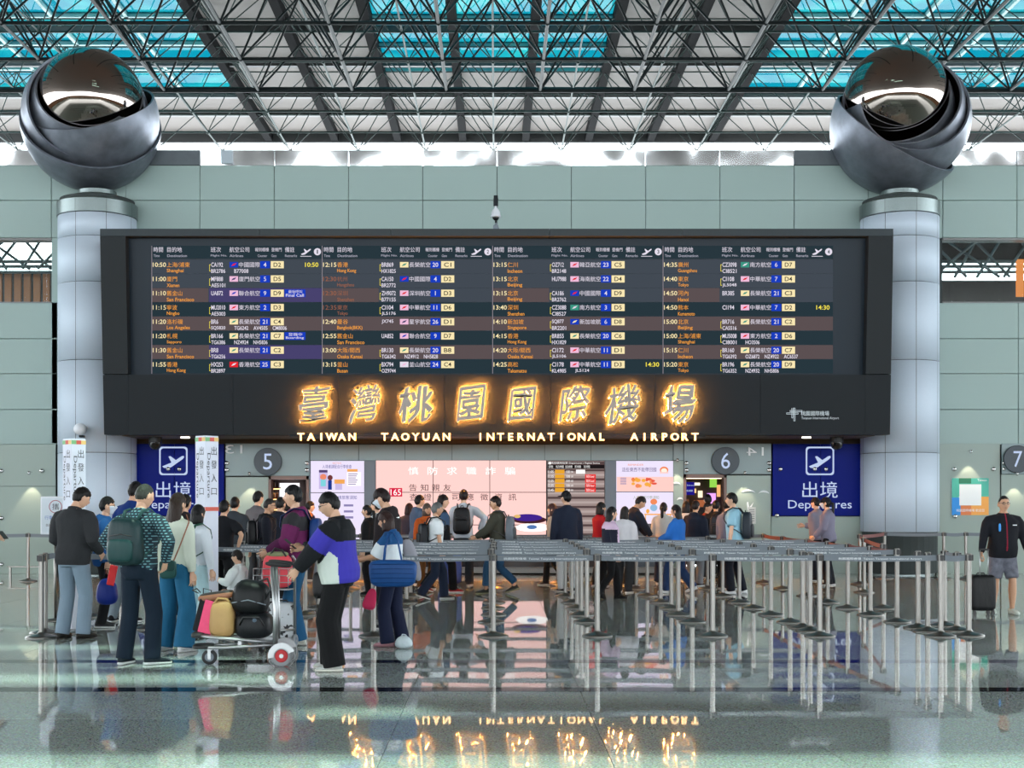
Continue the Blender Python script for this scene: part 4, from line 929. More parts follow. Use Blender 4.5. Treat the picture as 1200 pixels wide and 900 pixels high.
def hand_mesh(curl, side):
    key = (round(curl, 2), side)
    if key in HANDS: return HANDS[key]
    b = MB(); n = 6
    prof = [(0, .026, .020), (.02, .032, .018), (.05, .041, .016), (.085, .041, .014), (.095, .036, .010)]
    b.loft([[(side*rx*math.cos(2*PI*k/10), ry*math.sin(2*PI*k/10), z) for k in range(10)] for z, rx, ry in prof])
    for i, (x, L) in enumerate(((-.031, .062), (-.011, .075), (.011, .080), (.031, .072))):
        p = Vector((side*x, 0, .086)); a = curl*.4; pts = [p.copy()]
        for s_ in (.45, .3, .25):
            p = p+Vector((side*x*.12, math.sin(a)*L*s_, math.cos(a)*L*s_)); pts.append(p.copy()); a += curl
        b.tube(pts, [.0098, .0092, .0086, .0066], n)
    p = Vector((side*.032, .004, .026)); pts = [p.copy()]; a = .75-.35*curl
    for s_ in (.034, .03, .024):
        p = p+Vector((side*math.sin(a)*s_, (.15+.45*curl)*s_, math.cos(a)*s_)); pts.append(p.copy()); a -= .3+.3*curl
    b.tube(pts, [.0125, .011, .010, .0075], n)
    HANDS[key] = (np.array([tuple(v) for v in b.v]), np.array(b.q).reshape(-1, 4), np.array(b.t).reshape(-1, 3)); return HANDS[key]
def ik(a, t, l1, l2, pole):
    a, t = Vector(a), Vector(t); d = t-a; L = min(d.length, (l1+l2)*.999); u = d.normalized(); t = a+u*L
    x = (l1*l1-l2*l2+L*L)/(2*L); h = math.sqrt(max(0, l1*l1-x*x)); pole = Vector(pole); pole = pole-u*pole.dot(u)
    pole = pole.normalized() if pole.length > 1e-5 else u.orthogonal()
    return a+u*x+pole*h, t
PEND = []
def remesh_later(mb, vox, name, mats, parent, pick=None, extra=None):
    me = mb.mesh('tmp', [])
    o = bpy.data.objects.new('tmp', me); C.objects.link(o)
    r = o.modifiers.new('r', 'REMESH'); r.mode = 'VOXEL'; r.voxel_size = vox; r.use_smooth_shade = True
    s = o.modifiers.new('s', 'SMOOTH'); s.factor = .5; s.iterations = 5
    PEND.append((o, name, mats, parent, pick, extra))
def flush():
    bpy.context.view_layer.update(); dg = bpy.context.evaluated_depsgraph_get()
    for o, name, mats, parent, pick, extra in PEND:
        me = bpy.data.meshes.new_from_object(o.evaluated_get(dg))
        n = len(me.vertices); V = np.zeros(n*3); me.vertices.foreach_get('co', V); V = V.reshape(-1, 3)
        L = np.zeros(len(me.loops), dtype=np.int32); me.loops.foreach_get('vertex_index', L)
        tot = np.zeros(len(me.polygons), dtype=np.int32); me.polygons.foreach_get('loop_total', tot)
        if len(tot) and tot.min() == 4 and tot.max() == 4: Q = L.reshape(-1, 4); T = np.zeros((0, 3), int)
        else:
            st = np.zeros(len(tot), dtype=np.int32); me.polygons.foreach_get('loop_start', st)
            Q = np.array([L[a:a+4] for a, k in zip(st, tot) if k == 4]).reshape(-1, 4); T = np.array([L[a:a+3] for a, k in zip(st, tot) if k == 3]).reshape(-1, 3)
        A = Arr(); A.add(V, Q, T)
        if pick is not None and len(Q): A.mq[0] = pick(V[Q].mean(1))
        if extra is not None:
            for v_, q_, t_, m_ in extra: A.add(v_, q_, t_, m_)
        link(name, A.mesh(name, mats), parent)
        od = o.data; bpy.data.objects.remove(o); bpy.data.meshes.remove(od); bpy.data.meshes.remove(me)
    PEND.clear()
def ering(c, r, f, rx, ry, n=16, e=2.4):
    out = []
    for k in range(n):
        t = 2*PI*k/n; cs, sn = math.cos(t), math.sin(t)
        out.append(Vector(c)+r*(rx*math.copysign(abs(cs)**(2/e), cs))+f*(ry*math.copysign(abs(sn)**(2/e), sn)))
    return out
TORSO = [(-.13, .125, .095, -.005), (-.06, .160, .115, -.01), (.03, .162, .118, -.005), (.12, .145, .105, .005), (.22, .148, .108, .005), (.33, .168, .116, .0), (.42, .178, .112, -.01), (.48, .128, .086, -.018), (.525, .078, .066, -.02), (.56, .056, .056, -.015)]

def person(label, px, D, H, face, top, bottom, shoe=((60, 60, 64), (220, 220, 220)), hair=('short', (24, 20, 20)), lean=4, hl=None, hr=None, fl=(-.11, 0, 0, 10), fr=(.11, 0, 0, -10), head=(0, 0), build=1.0, belly=0.0, skin=0, mask=False, glasses=False, X=None, group=None, curl=(.35, .35), twist=0, cap=None, fem=False, pelv=None):
    """top: dict(c, sleeve, hem, ease, kind, hood, pick, extra colours); bottom: dict(c, w(knee), hem(w), len, kind)"""
    k = H/1.75; x = WX(px, D) if X is None else X
    root = empty('person', (x, D, 0), math.radians(face)); root.scale = (k, k, k)
    tag(root, label, 'person', group)
    near = D < 16.5; vox = top.get('vox', .011 if near else .017)
    la = math.radians(lean); ta = math.radians(twist)
    U = Vector((0, math.sin(la), math.cos(la))); Fw = Vector((0, math.cos(la), -math.sin(la))); Rt = Vector((1, 0, 0))
    Rs = (Rt*math.cos(ta)-Fw*math.sin(ta)); Fs = (Fw*math.cos(ta)+Rt*math.sin(ta))
    sw = .185*build*(.92 if fem else 1.0)
    spread = max(abs(Vector((fl[0]+.1, fl[1], 0)).length), abs(Vector((fr[0]-.1, fr[1], 0)).length))
    hz = math.sqrt(max(.5, .863**2-max(0, spread-.02)**2))+.108
    pel = Vector((0, 0, min(.968, hz)) if pelv is None else pelv)
    B = lambda h, y=0.0, xx=0.0, s=0.0: pel+U*h+(Fw*(1-s)+Fs*s)*y+(Rt*(1-s)+Rs*s)*xx
    sh = [B(.455, -.015, sg*sw, 1) for sg in (-1, 1)]
    arms = []
    for sg, tgt, s_ in ((-1, hl, sh[0]), (1, hr, sh[1])):
        if tgt is None: tgt = (sg*(.27+.03*(build-1)), .06, .80)
        tgt = tuple(tgt); pole = Vector((sg*.55, -1, -.35)) if len(tgt) < 4 else Vector(tgt[3])
        el, wr = ik(s_, tgt[:3], .285, .255, pole); arms.append((s_, el, wr))
    legs = []
    for sg, ft in ((-1, fl), (1, fr)):
        hip = B(-.03, 0, sg*.092*(1.06 if fem else 1)); ank = Vector((ft[0], ft[1]-.03, .085+ft[2]))
        kn, an = ik(hip, ank, .445, .42, Vector((sg*.12, 1, 0))); legs.append((hip, kn, an, math.radians(ft[3])))
    hp = math.radians(head[1]); hy = math.radians(head[0])
    neck = B(.53, -.012, 0, 1); Hm = Matrix.Rotation(ta*-1, 3, 'Z') @ Matrix.Rotation(hy, 3, 'Z') @ Matrix.Rotation(-hp-la*.35, 3, 'X')
    hc = neck+Hm @ Vector((0, .022, .150)); Hn = np.array(Hm)
    # ---------------- body
    b = MB(); n = 12
    b.loft([ering(B(h, y, 0, min(1, max(0, h/.4))), Rt.lerp(Rs, min(1, max(0, h/.4))), Fw, rx*build*(.93 if fem else 1), ry*build+belly*.6*math.exp(-((h-.1)/.14)**2), n) for h, rx, ry, y in TORSO])
    for s_, el, wr in arms: b.tube([s_, s_.lerp(el, .5), el, el.lerp(wr, .4), wr+(wr-el).normalized()*.01], [.056*build, .048*build, .040, .040*build, .026], 10)
    for hip, kn, an, a in legs: b.tube([hip, hip.lerp(kn, .5), kn, kn.lerp(an, .35), an, an-Vector((0, 0, .05))], [.082*build, .076*build, .056, .056*build, .036, .036], 10)
    b.tube([neck-U*.05, neck+Vector((0, .006, .03)), hc-Hm @ Vector((0, .02, .05))], [.062, .052, .050], 10)
    ex = []
    ex.append((HEADV @ Hn.T+np.array(hc), HQ, np.zeros((0, 3), int), 0))
    for sg in (-1, 1):
        ear = EG*np.array([.012, .022, .033])+np.array([sg*.079, -.006, -.008]); ex.append((ear @ Hn.T+np.array(hc), EQ, [], 0))
        eye = EG*np.array([.013, .006, .0065])+np.array([sg*.031, .083, .013]); ex.append((eye @ Hn.T+np.array(hc), EQ, [], 1))
        br = EG*np.array([.018, .006, .004])+np.array([sg*.031, .087, .032]); ex.append((br @ Hn.T+np.array(hc), EQ, [], 3))
    lip = EG*np.array([.022, .006, .007])+np.array([0, .088, -.052]); ex.append((lip @ Hn.T+np.array(hc), EQ, [], 2))
    for i, (s_, el, wr) in enumerate(arms):
        sg = (-1, 1)[i]; d = (wr-el).normalized(); pn_ = Vector((-sg, .25, -.1)); pn_ = (pn_-d*pn_.dot(d)).normalized(); xa = pn_.cross(d)*1.0
        hv, hq, ht = hand_mesh(curl[i], sg); Mx = np.array([tuple(xa), tuple(pn_), tuple(d)])
        # thumb side towards the front
        if (xa*sg).dot(Vector((0, 1, .2))) < 0: hv = hv*np.array([-1, 1, 1])
        ex.append((hv @ Mx+np.array(wr), hq, ht, 0))
    remesh_later(b, vox, 'body', [SKIN[skin], M_eye, M_lip, M_brow], root, extra=ex)
    # ---------------- top garment
    ez = top.get('ease', .018); hem = top.get('hem', -.10)
    tr = [(h, rx, ry, y) for h, rx, ry, y in TORSO if h > hem+.02 and h < .54]
    hr_ = np.interp(hem, [t[0] for t in TORSO], [t[1] for t in TORSO]); hd_ = np.interp(hem, [t[0] for t in TORSO], [t[2] for t in TORSO])
    tr = [(hem, hr_*1.0+top.get('flare', .0), hd_+top.get('flare', .0), 0)]+tr
    b = MB(); N = 20
    def rr(h, rx): return (rx*build*(.93 if fem else 1)+ez*(1 if h < .45 else .7))
    b.loft([ering(B(h, y, 0, min(1, max(0, h/.4))), Rt.lerp(Rs, min(1, max(0, h/.4))), Fw, rr(h, max(rx, .15*(h < .35))), ry*build+ez+belly*math.exp(-((h-.1)/.16)**2), N) for h, rx, ry, y in tr])
    if top.get('collar', 1): b.tube([B(.49, -.02, 0, 1), B(.545+.012*top.get('collar', 1), -.012, 0, 1)], [.082, .066+ez*.4], 14)
    sl = top.get('sleeve', 'long'); se = top.get('sease', ez)
    for s_, el, wr in arms:
        if sl == 'long': b.tube([B(.452, -.02, 0, 1).lerp(s_, .45)+U*.022, s_-U*.022, s_.lerp(el, .25), s_.lerp(el, .6), el, el.lerp(wr, .5), wr.lerp(el, .03)], [.046*build+se*.5, .060*build+se*.6, .062*build+se*.85, .054*build+se, .048+se, .044+se*.9, .034+se*.7], 12)
        elif sl == 'short': b.tube([B(.452, -.02, 0, 1).lerp(s_, .45)+U*.022, s_-U*.022, s_.lerp(el, .4), s_.lerp(el, .80)], [.046*build+se*.5, .060*build+se*.6, .062*build+se, .062*build+se], 12)
        elif sl == 'half': b.tube([B(.452, -.02, 0, 1).lerp(s_, .45)+U*.022, s_-U*.022, s_.lerp(el, .5), el], [.046*build+se*.5, .060*build+se*.6, .060*build+se, .056*build+se], 12)
    if top.get('hood'):
        b.ell(B(.50, -.085, 0, 1), (.115, .06, .075), nu=16, nv=8); b.ell(B(.525, -.03, 0, 1), (.10, .085, .035), nu=16, nv=8)
    tm_ = [top['mat']] if 'mat' in top else [cloth(c, top.get('kind', 'plain')) for c in ([top['c']]+top.get('cs', []))]
    pk = None
    if 'pick' in top:
        info = dict(pel=np.array(pel), U=np.array(U), F=np.array(Fw), arms=[[np.array(q) for q in a] for a in arms])
        def pk(P_, info=info, fn=top['pick']):
            h = (P_-info['pel']) @ info['U']; y = (P_-info['pel']) @ info['F']
            best = np.full(len(P_), 9.); at = np.zeros(len(P_))
            for s_, el, wr in info['arms']:
                for a_, b_, t0 in ((s_, el, 0.), (el, wr, 1.)):
                    d = b_-a_; t = np.clip(((P_-a_) @ d)/(d @ d), 0, 1); ds = np.linalg.norm(P_-(a_+t[:, None]*d), axis=1)
                    m = ds < best; best = np.where(m, ds, best); at = np.where(m, t0+t, at)
            arm = ((best < .125) & (at > .7)) | ((best < .12) & (np.abs(P_[:, 0]) > .195)) | ((best < .10) & (np.abs(P_[:, 0]) > .165) & (at > .3))
            return fn(P_, h, y, arm, at)
    remesh_later(b, vox, top.get('name', 'jacket'), tm_, root, pick=pk)
    # ---------------- trousers
    bt = bottom; kw = bt.get('w', .085); hw = bt.get('hem', kw); ln = bt.get('len', 1.0); b = MB()
    b.loft([ering(B(h, y), Rt, Fw, rx*build*(.95 if fem else 1)+.012, ry*build+.012+belly*.5*math.exp(-((h-.05)/.12)**2), 18) for h, rx, ry, y in ((-.14, .118, .092, -.005), (-.08, .155, .112, -.01), (0., .163, .12, -.008), (.07, .155, .112, 0))])
    if bt.get('skirt'):
        L = bt['skirt']; b.loft([ering(B(.05-L*t), Rt, Fw, .16+bt.get('flare', .06)*t, .12+bt.get('flare', .06)*t, 20) for t in (0, .3, .6, 1)])
    else:
        for hip, kn, an, a in legs:
            if ln < .7:
                e_ = kn.lerp(hip, .08); b.tube([hip, hip.lerp(e_, .5), e_], [.090*build, .088*build, .086*build], 14)
            else:
                tipp = an-Vector((0, 0, .035)) if ln >= 1 else an+Vector((0, 0, .06))
                b.tube([hip, hip.lerp(kn, .5), kn, kn.lerp(tipp, .5), tipp], [.095*build, (.088*build+kw)/2+.004, kw, (kw+hw)/2, hw], 14)
    remesh_later(b, vox, 'skirt' if bt.get('skirt') else ('shorts' if ln < .7 else 'trousers'), [cloth(bt['c'], bt.get('kind', 'plain'))], root)
    # ---------------- shoes
    for i, (hip, kn, an, a) in enumerate(legs):
        ft = (fl, fr)[i]; Ry = Matrix.Rotation(a, 3, 'Z'); pit = Matrix.Rotation(-min(.6, ft[2]*5), 3, 'X'); Rr = Ry @ pit; base = Vector((an.x, an.y+.0, max(0.0, an.z-.085)))
        u = MB(); so = MB()
        def sec(y, w, z0, z1): return [base+Rr @ Vector((w*math.cos(t), y, z0+(z1-z0)*(.5+.5*math.sin(t)))) for t in [2*PI*q/12 for q in range(12)]]
        u.loft([sec(-.075, .022, .02, .075), sec(-.06, .034, .015, .095), sec(-.01, .037, .015, .10), sec(.05, .041, .015, .082), (sec(.11, .045, .015, .062)), sec(.16, .038, .015, .05), sec(.185, .018, .018, .036)])
        so.loft([sec(-.085, .020, .0, .026), sec(-.065, .038, .0, .03), sec(.0, .040, .0, .028), sec(.08, .047, .0, .028), sec(.15, .043, .0, .028), sec(.192, .018, .004, .026)])
        so_ = u.build('shoe', cloth(shoe[0], 'knit'), root, smooth=True); so.build('sole', cloth(shoe[1], 'knit'), so_, smooth=True)
    # ---------------- hair
    st, hcx = hair[0], hair[1]
    if st:
        d = SG; yv, zv = d[:, 1], d[:, 2]
        fr_ = {'short': .42, 'buzz': .50, 'long': .44, 'bob': .30, 'pony': .44, 'fringe': .22, 'bald': .9, 'thin': .68}[st]
        line = np.interp(yv, [-1, -.3, .15, .45, 1], [-.62 if st != 'buzz' else -.45, -.40, .05, fr_-.12, fr_])
        if st in ('long', 'bob', 'pony'): line = np.interp(yv, [-1, -.2, .25, .5, 1], [-.8, -.7, -.25, fr_-.15, fr_])
        if st == 'bald': line = np.interp(yv, [-1, -.2, .1, .2, 1], [-.55, -.35, -.1, 1.2, 1.2]); line = np.where(zv > .45, 2, line)
        rng = np.random.RandomState(int(abs(x*97))+3)
        if st in ('short', 'buzz', 'fringe', 'thin', 'bald'): line = line+.34*np.exp(-((yv+.04)/.20)**2)*np.abs(d[:, 0])**2
        line = line+(rng.rand(len(d))-.5)*(.16 if st != 'buzz' else .05)
        m = ss(-.10, .10, zv-line)
        th = {'buzz': 1.035, 'thin': 1.05, 'bald': 1.03, 'short': 1.13, 'fringe': 1.16, 'long': 1.12, 'bob': 1.14, 'pony': 1.09}[st]
        jit = 1+(rng.rand(len(d))-.5)*(.07 if st in ('short', 'fringe') else .025)
        hv = skull(d, nose=False)*((.90+(th-.90)*m)*jit)[:, None]; hv[:, 2] += .004*m
        A = Arr(); A.add(hv @ Hn.T+np.array(hc), SQ)
        Hz = Matrix.Rotation(ta*-1, 3, 'Z') @ Matrix.Rotation(hy, 3, 'Z')
        def strand(rows, mat3):
            mb = MB(); mb.loft([[Vector(hc)+mat3 @ Vector((cx_+rx*math.cos(t), cy_+ry*math.sin(t), cz_)) for t in [2*PI*q/14 for q in range(14)]] for cx_, cy_, cz_, rx, ry in rows]); A.addmb(mb)
        if st == 'long': strand([(0, -.03, .06, .075, .075), (0, -.04, -.04, .088, .072), (0, -.07, -.14, .096, .062), (0, -.10, -.26, .105, .05), (0, -.115, -.38, .095, .04), (0, -.115, -.46, .06, .022)], Hz)
        if st == 'bob': strand([(0, -.015, .06, .08, .085), (0, -.022, -.03, .092, .088), (0, -.03, -.10, .098, .085), (0, -.03, -.135, .090, .078), (0, -.03, -.142, .05, .04)], Hz)
        if st == 'pony': strand([(0, -.09, .03, .02, .02), (0, -.13, .01, .032, .032), (0, -.145, -.08, .036, .03), (0, -.14, -.18, .032, .026), (0, -.13, -.27, .012, .012)], Hz)
        link('hair', A.mesh('hair', [hair_mat(hcx)]), root)
    if mask:
        dm = SG; hv = skull(dm, nose=True)*1.03; mm = ss(.25, .4, dm[:, 1])*ss(.12, .0, dm[:, 2])*ss(-1.0, -.9, dm[:, 2]); hv = skull(dm, nose=True)*(.9+.15*mm)[:, None]; hv[:, 1] += .012*mm
        A = Arr(); A.add(hv @ Hn.T+np.array(hc), SQ); link('face_mask', A.mesh('face_mask', [M_mask]), root)
    if glasses:
        g = MB()
        for sg in (-1, 1):
            g.tube([Vector(hc)+Hm @ Vector((sg*.033+.022*math.cos(t), .100, .012+.016*math.sin(t))) for t in [2*PI*q/12 for q in range(13)]], .0028, 5)
            g.tube([Vector(hc)+Hm @ Vector((sg*.056, .098, .018)), Vector(hc)+Hm @ Vector((sg*.080, .0, .012))], .003, 5)
        g.tube([Vector(hc)+Hm @ Vector((-.012, .103, .016)), Vector(hc)+Hm @ Vector((.012, .103, .016))], .0028, 5)
        g.build('spectacles', M_lens, root)
    if cap:
        A = Arr(); m = ss(.1, .2, SG[:, 2]); hv = skull(SG, False)*(.9+.26*m)[:, None]; A.add(hv @ Hn.T+np.array(hc), SQ)
        mb = MB(); mb.loft([[Vector(hc)+Hm @ Vector((.07*math.cos(t), y_, .05+.004*math.sin(t)-dz)) for t in [2*PI*q/10 for q in range(10)]] for y_, dz in ((.06, 0), (.11, .004), (.155, .014))]); A.addmb(mb)
        link('cap', A.mesh('cap', [cloth(cap)]), root)
    Mw = Matrix.Translation((x, D, 0)) @ Matrix.Rotation(math.radians(face), 4, 'Z') @ Matrix.Diagonal((k, k, k, 1))
    return dict(root=root, M=Mw, wr=[Mw @ a[2] for a in arms], hand=[Mw @ (a[2]+(a[2]-a[1]).normalized()*.07) for a in arms], B=B, face=face, x=x, D=D, k=k, U=U, back=lambda h, y: Mw @ B(h, y))

def backpack(p, rgb, label, w=.30, h=.45, d=.16, rgb2=None, hc=.22, grp=None, dy=0.0):
    c = p['back'](hc, -.155-d/2-dy); r = empty('backpack', c, math.radians(p['face'])); r.scale = (p['k'],)*3; tag(r, label, 'backpack', grp)
    m = cloth(rgb, 'shiny'); m2 = cloth(rgb2 or tuple(int(v*.7) for v in rgb), 'shiny')
    b = MB(); b.rbox((0, 0, 0), (w, d, h), e=4.5, taper=.08); b.build('bag', m, r, smooth=True)
    b = MB(); b.rbox((0, -d*.45, -h*.18), (w*.78, d*.5, h*.48), e=4.5); b.build('pocket', m2, r, smooth=True)
    b = MB(); b.tube([(-.03, d*.2, h*.47), (-.02, d*.2, h*.55), (.02, d*.2, h*.55), (.03, d*.2, h*.47)], .008, 6); b.build('handle', m2, r, smooth=True)
    b = MB(); b.tube([(-w*.35, -d*.46, h*.12), (0, -d*.50, h*.16), (w*.35, -d*.46, h*.12)], .006, 6); b.build('zip', M_blackp, r, smooth=True)
    for sg in (-1, 1):
        b = MB(); yb = d/2+.03; top = .46-hc
        b.tube([(sg*.08, d*.4, h*.42), (sg*.10, yb+.02, top+.055), (sg*.115, yb+.13, top+.075), (sg*.125, yb+.27, top-.01), (sg*.135, yb+.285, top-.12), (sg*.165, yb+.20, top-.26), (sg*.175, yb+.06, top-.32), (sg*w*.42, d*.3, -h*.36)], .016, 8, flat=.45); b.build('strap', m2, r, smooth=True)
    return r
def phone(pos, rz, label):
    b = MB(); b.box((0, 0, 0), (.075, .009, .15), ch=.004, R=Matrix.Rotation(rz, 3, 'Z') @ Matrix.Rotation(math.radians(-50), 3, 'X')); o = b.build('phone', M_blackp, None, loc=pos); tag(o, label, 'phone'); return o

NAVY = (26, 32, 52); BLK = (26, 27, 31); JEAN = (44, 96, 138); WHT = (226, 230, 232); DGR = (62, 64, 68)
walkA = dict(fl=(-.09, .24, 0, 4), fr=(.09, -.26, .06, -4)); walkB = dict(fl=(-.09, -.26, .06, 4), fr=(.09, .24, 0, -4))
# ---- group at the left, waiting by the totems
p1 = person('man in charcoal jacket and pale blue-grey trousers, seen from behind, head bowed', 86, 15.9, 1.79, -22, dict(c=(56, 58, 62), ease=.030, hem=-.12, sease=.03), dict(c=(122, 140, 156), w=.085, hem=.085), shoe=((58, 56, 52), (40, 38, 36)), head=(-25, 22), hl=(-.20, .22, 1.02), hr=(.22, .20, 1.00), build=1.12, fl=(-.12, -.02, 0, 8), fr=(.12, .05, 0, -14))
p2 = person('boy in bright blue jacket and face mask with black trousers', 121, 17.3, 1.66, -75, dict(c=(30, 86, 150), ease=.03, hem=-.14, hood=1), dict(c=BLK, w=.075, hem=.07), mask=True, glasses=True, hair=('short', (22, 20, 22)), build=.95)
p3 = person('tall man in royal blue top and light grey sweatpants with black hair', 154, 18.0, 1.88, -15, dict(c=(28, 62, 140), ease=.02, name='top'), dict(c=(134, 146, 156), w=.085, hem=.06), shoe=((40, 40, 46), (225, 228, 230)), fl=(-.24, -.02, 0, 15), fr=(.02, 0, 0, -10), head=(-10, 12))
def check_mat():
    m = mat('checked_cotton', srgb(24, 46, 58), .85, bump=.5, scale=9); n = m.node_tree.nodes; l = m.node_tree.links
    tc = n.new('ShaderNodeTexCoord'); mp = n.new('ShaderNodeMapping'); mp.inputs['Rotation'].default_value = (PI/2, 0, 0)
    br = n.new('ShaderNodeTexBrick'); br.inputs['Scale'].default_value = 1; br.inputs['Brick Width'].default_value = .040; br.inputs['Row Height'].default_value = .027; br.inputs['Mortar Size'].default_value = .0095
    br.inputs['Color1'].default_value = (*srgb(96, 150, 160), 1); br.inputs['Color2'].default_value = (*srgb(130, 176, 184), 1); br.inputs['Mortar'].default_value = (*srgb(24, 48, 60), 1)
    l.new(tc.outputs['Object'], mp.inputs[0]); l.new(mp.outputs[0], br.inputs['Vector']); l.new(br.outputs['Color'], n['Principled BSDF'].inputs['Base Color']); return m
p4 = person('man in dark teal checked shirt with crew cut, hands on hips, seen from behind', 163, 13.36, 1.78, -20, dict(c=(22, 40, 52), mat=check_mat(), ease=.018, hem=-.05, name='shirt'), dict(c=(22, 40, 58), w=.085, hem=.082), shoe=((36, 48, 56), (210, 216, 216)), hair=('buzz', (70, 74, 66)), hl=(-.235, .03, 1.02, (-1.2, -.35, .0)), hr=(.26, .06, 1.0, (1, -.6, .1)), head=(-18, 8), fl=(-.12, -.05, 0, 6), fr=(.15, .03, 0, -40), build=1.05, curl=(.6, .6))
backpack(p4, (28, 58, 62), 'dark green backpack with blue side strap worn over a teal checked shirt', w=.36, h=.46, d=.17, rgb2=(34, 78, 78))
p5 = person('woman with long brown hair, cream cardigan and wide blue jeans', 205, 14.5, 1.69, -28, dict(c=(206, 214, 200), ease=.016, hem=-.06, name='cardigan'), dict(c=(40, 110, 150), w=.10, hem=.12, kind='denim'), hair=('long', (58, 42, 36)), fem=True, shoe=((220, 220, 220), (220, 220, 220)), hr=(.24, .02, .82), fl=(-.14, -.02, 0, 6), fr=(.14, .02, 0, -8))
p5b = person('dark-haired man in black jacket behind the woman in cream cardigan', 215, 18.9, 1.70, -20, dict(c=(48, 44, 48), ease=.02), dict(c=BLK))
p6 = person('woman with black bobbed hair and white blouse and pale jeans', 229, 16.3, 1.56, -35, dict(c=(214, 222, 230), ease=.018, hem=-.06, name='blouse'), dict(c=(176, 208, 216), w=.08, hem=.085, kind='denim'), hair=('bob', (18, 17, 19)), fem=True, shoe=((40, 40, 40), (200, 200, 200)))
backpack(p6, (34, 42, 46), 'black and green backpack worn by the woman with bobbed hair', w=.28, h=.42, d=.15, rgb2=(46, 92, 76))
girl = person('little girl in white top with dark hair eating a snack beside the luggage trolley', 281, 15.0, 1.06, 78, dict(c=(230, 234, 236), ease=.03, hem=-.12, name='top'), dict(c=(30, 30, 34), w=.08), hair=('fringe', (34, 28, 26)), shoe=((30, 30, 32), (220, 220, 220)), hl=(-.10, .34, 1.22, (-1, -.4, -1)), hr=(.14, .30, 1.02), fem=True, build=1.12, skin=0, curl=(.9, .6))
girl['root']['label'] = 'little girl in white top with dark hair beside the luggage trolley'
def purple(P_, h, y, arm, at): return np.where((h > .30) & (h < .455) & ~arm, 1, np.where(arm & (at < .35), 1, np.where(arm & (at > 1.2), 2, 0)))
p8 = person('young man in purple and grey hooded jacket and jeans, in profile', 349, 15.2, 1.78, 88, dict(c=(118, 40, 96), cs=[(56, 56, 60), (92, 28, 78)], pick=purple, ease=.04, hem=-.12, hood=1, sease=.04), dict(c=(42, 102, 146), w=.095, hem=.098, kind='denim'), shoe=((206, 208, 198), (190, 192, 186)), hl=(-.16, .30, 1.04), hr=(.18, .32, 1.02), hair=('short', (20, 20, 24)), fl=(-.09, .0, 0, 5), fr=(.10, .10, 0, -5))
backpack(p8, (32, 70, 140), 'blue backpack on the young man in the purple jacket', w=.30, h=.42, d=.13)
def tri(P_, h, y, arm, at):
    out = np.where(h > .31, 0, np.where(h-.9*y < .20, np.where((y > -.055), 2, 1), 1))
    return np.where(arm, np.where((at > .28) & (at < .92), 1, 0), out)
p9 = person('man with glasses in black, blue and white jacket and black trousers holding a phone', 397, 12.85, 1.70, 82, dict(c=(30, 33, 38), cs=[(72, 66, 190), (206, 216, 208)], pick=tri, vox=.008, ease=.048, hem=-.10, sease=.045, kind='plain'), dict(c=(20, 21, 24), w=.115, hem=.112), shoe=((190, 194, 190), (222, 220, 210)), glasses=True, hair=('short', (22, 20, 22)), hl=(-.20, .46, .88, (-1, -.8, -.6)), hr=(.12, .40, 1.20, (1, -.6, -1)), head=(6, 16), build=1.12, belly=.03, fl=(-.12, .04, 0, 8), fr=(.12, .14, 0, -8), curl=(.8, .7))
phone(p9['hand'][1]+Vector((-.05, -.01, .04)), math.radians(80), 'dark phone in the hand of the man in the black, blue and white jacket')
p10 = person('brown-haired woman in white and blue top, navy trousers and pink flat shoes', 460, 15.0, 1.50, 74, dict(c=(220, 228, 232), cs=[(36, 92, 150)], pick=lambda P_, h, y, arm, at: np.where((h > .36) & ~(arm & (at > .4)), 1, 0), ease=.028, sleeve='half', hem=-.08, name='blouse'), dict(c=(28, 36, 66), w=.088, hem=.098), hair=('bob', (58, 36, 34)), fem=True, shoe=((176, 132, 140), (150, 110, 118)), hl=(-.10, .40, 1.14), hr=(.10, .40, 1.14), head=(0, 14), build=1.02, skin=1, fl=(-.10, .06, 0, 5), fr=(.10, -.08, 0, -5), curl=(.8, .8))
phone(p10['hand'][0]+Vector((-.03, 0, .04)), math.radians(70), 'pale phone held by the woman with the blue tote')
p11 = person('tall man in white face mask and dark hoodie looking down behind the blue tote', 456, 17.1, 1.78, 70, dict(c=(44, 36, 40), ease=.03, hood=1), dict(c=(30, 32, 40)), mask=True, hair=('fringe', (40, 26, 28)), head=(5, 18))
# ---- the crowd at the left doorway
K = 'people queueing inside the belts'
q1 = person('person in dark grey hooded jacket seen from behind near the number five sign', 274, 22.3, 1.68, -8, dict(c=(66, 72, 80), ease=.04, hood=1), dict(c=BLK), hair=('short', (20, 20, 22)))
q2 = person('man in taupe grey jacket turning right under the number five sign', 300, 24.0, 1.79, -40, dict(c=(110, 104, 108), ease=.03), dict(c=DGR), hair=('short', (18, 17, 18)), hr=(.15, .38, 1.10))
q3 = person('smiling man with glasses and cropped hair in navy sweatshirt facing right', 311, 20.9, 1.66, -80, dict(c=(24, 28, 42), ease=.03, name='sweatshirt'), dict(c=BLK), hair=('buzz', (48, 44, 42)), glasses=True, build=1.08, skin=1, head=(5, 4))
backpack(q3, (22, 24, 30), 'black backpack on the man with cropped hair and glasses', w=.28, h=.42)
q4 = person('man in dark navy jacket by the lit doorway, seen from behind', 327, 22.3, 1.68, -25, dict(c=(30, 36, 52), ease=.03), dict(c=BLK), hair=('short', (30, 26, 26)))
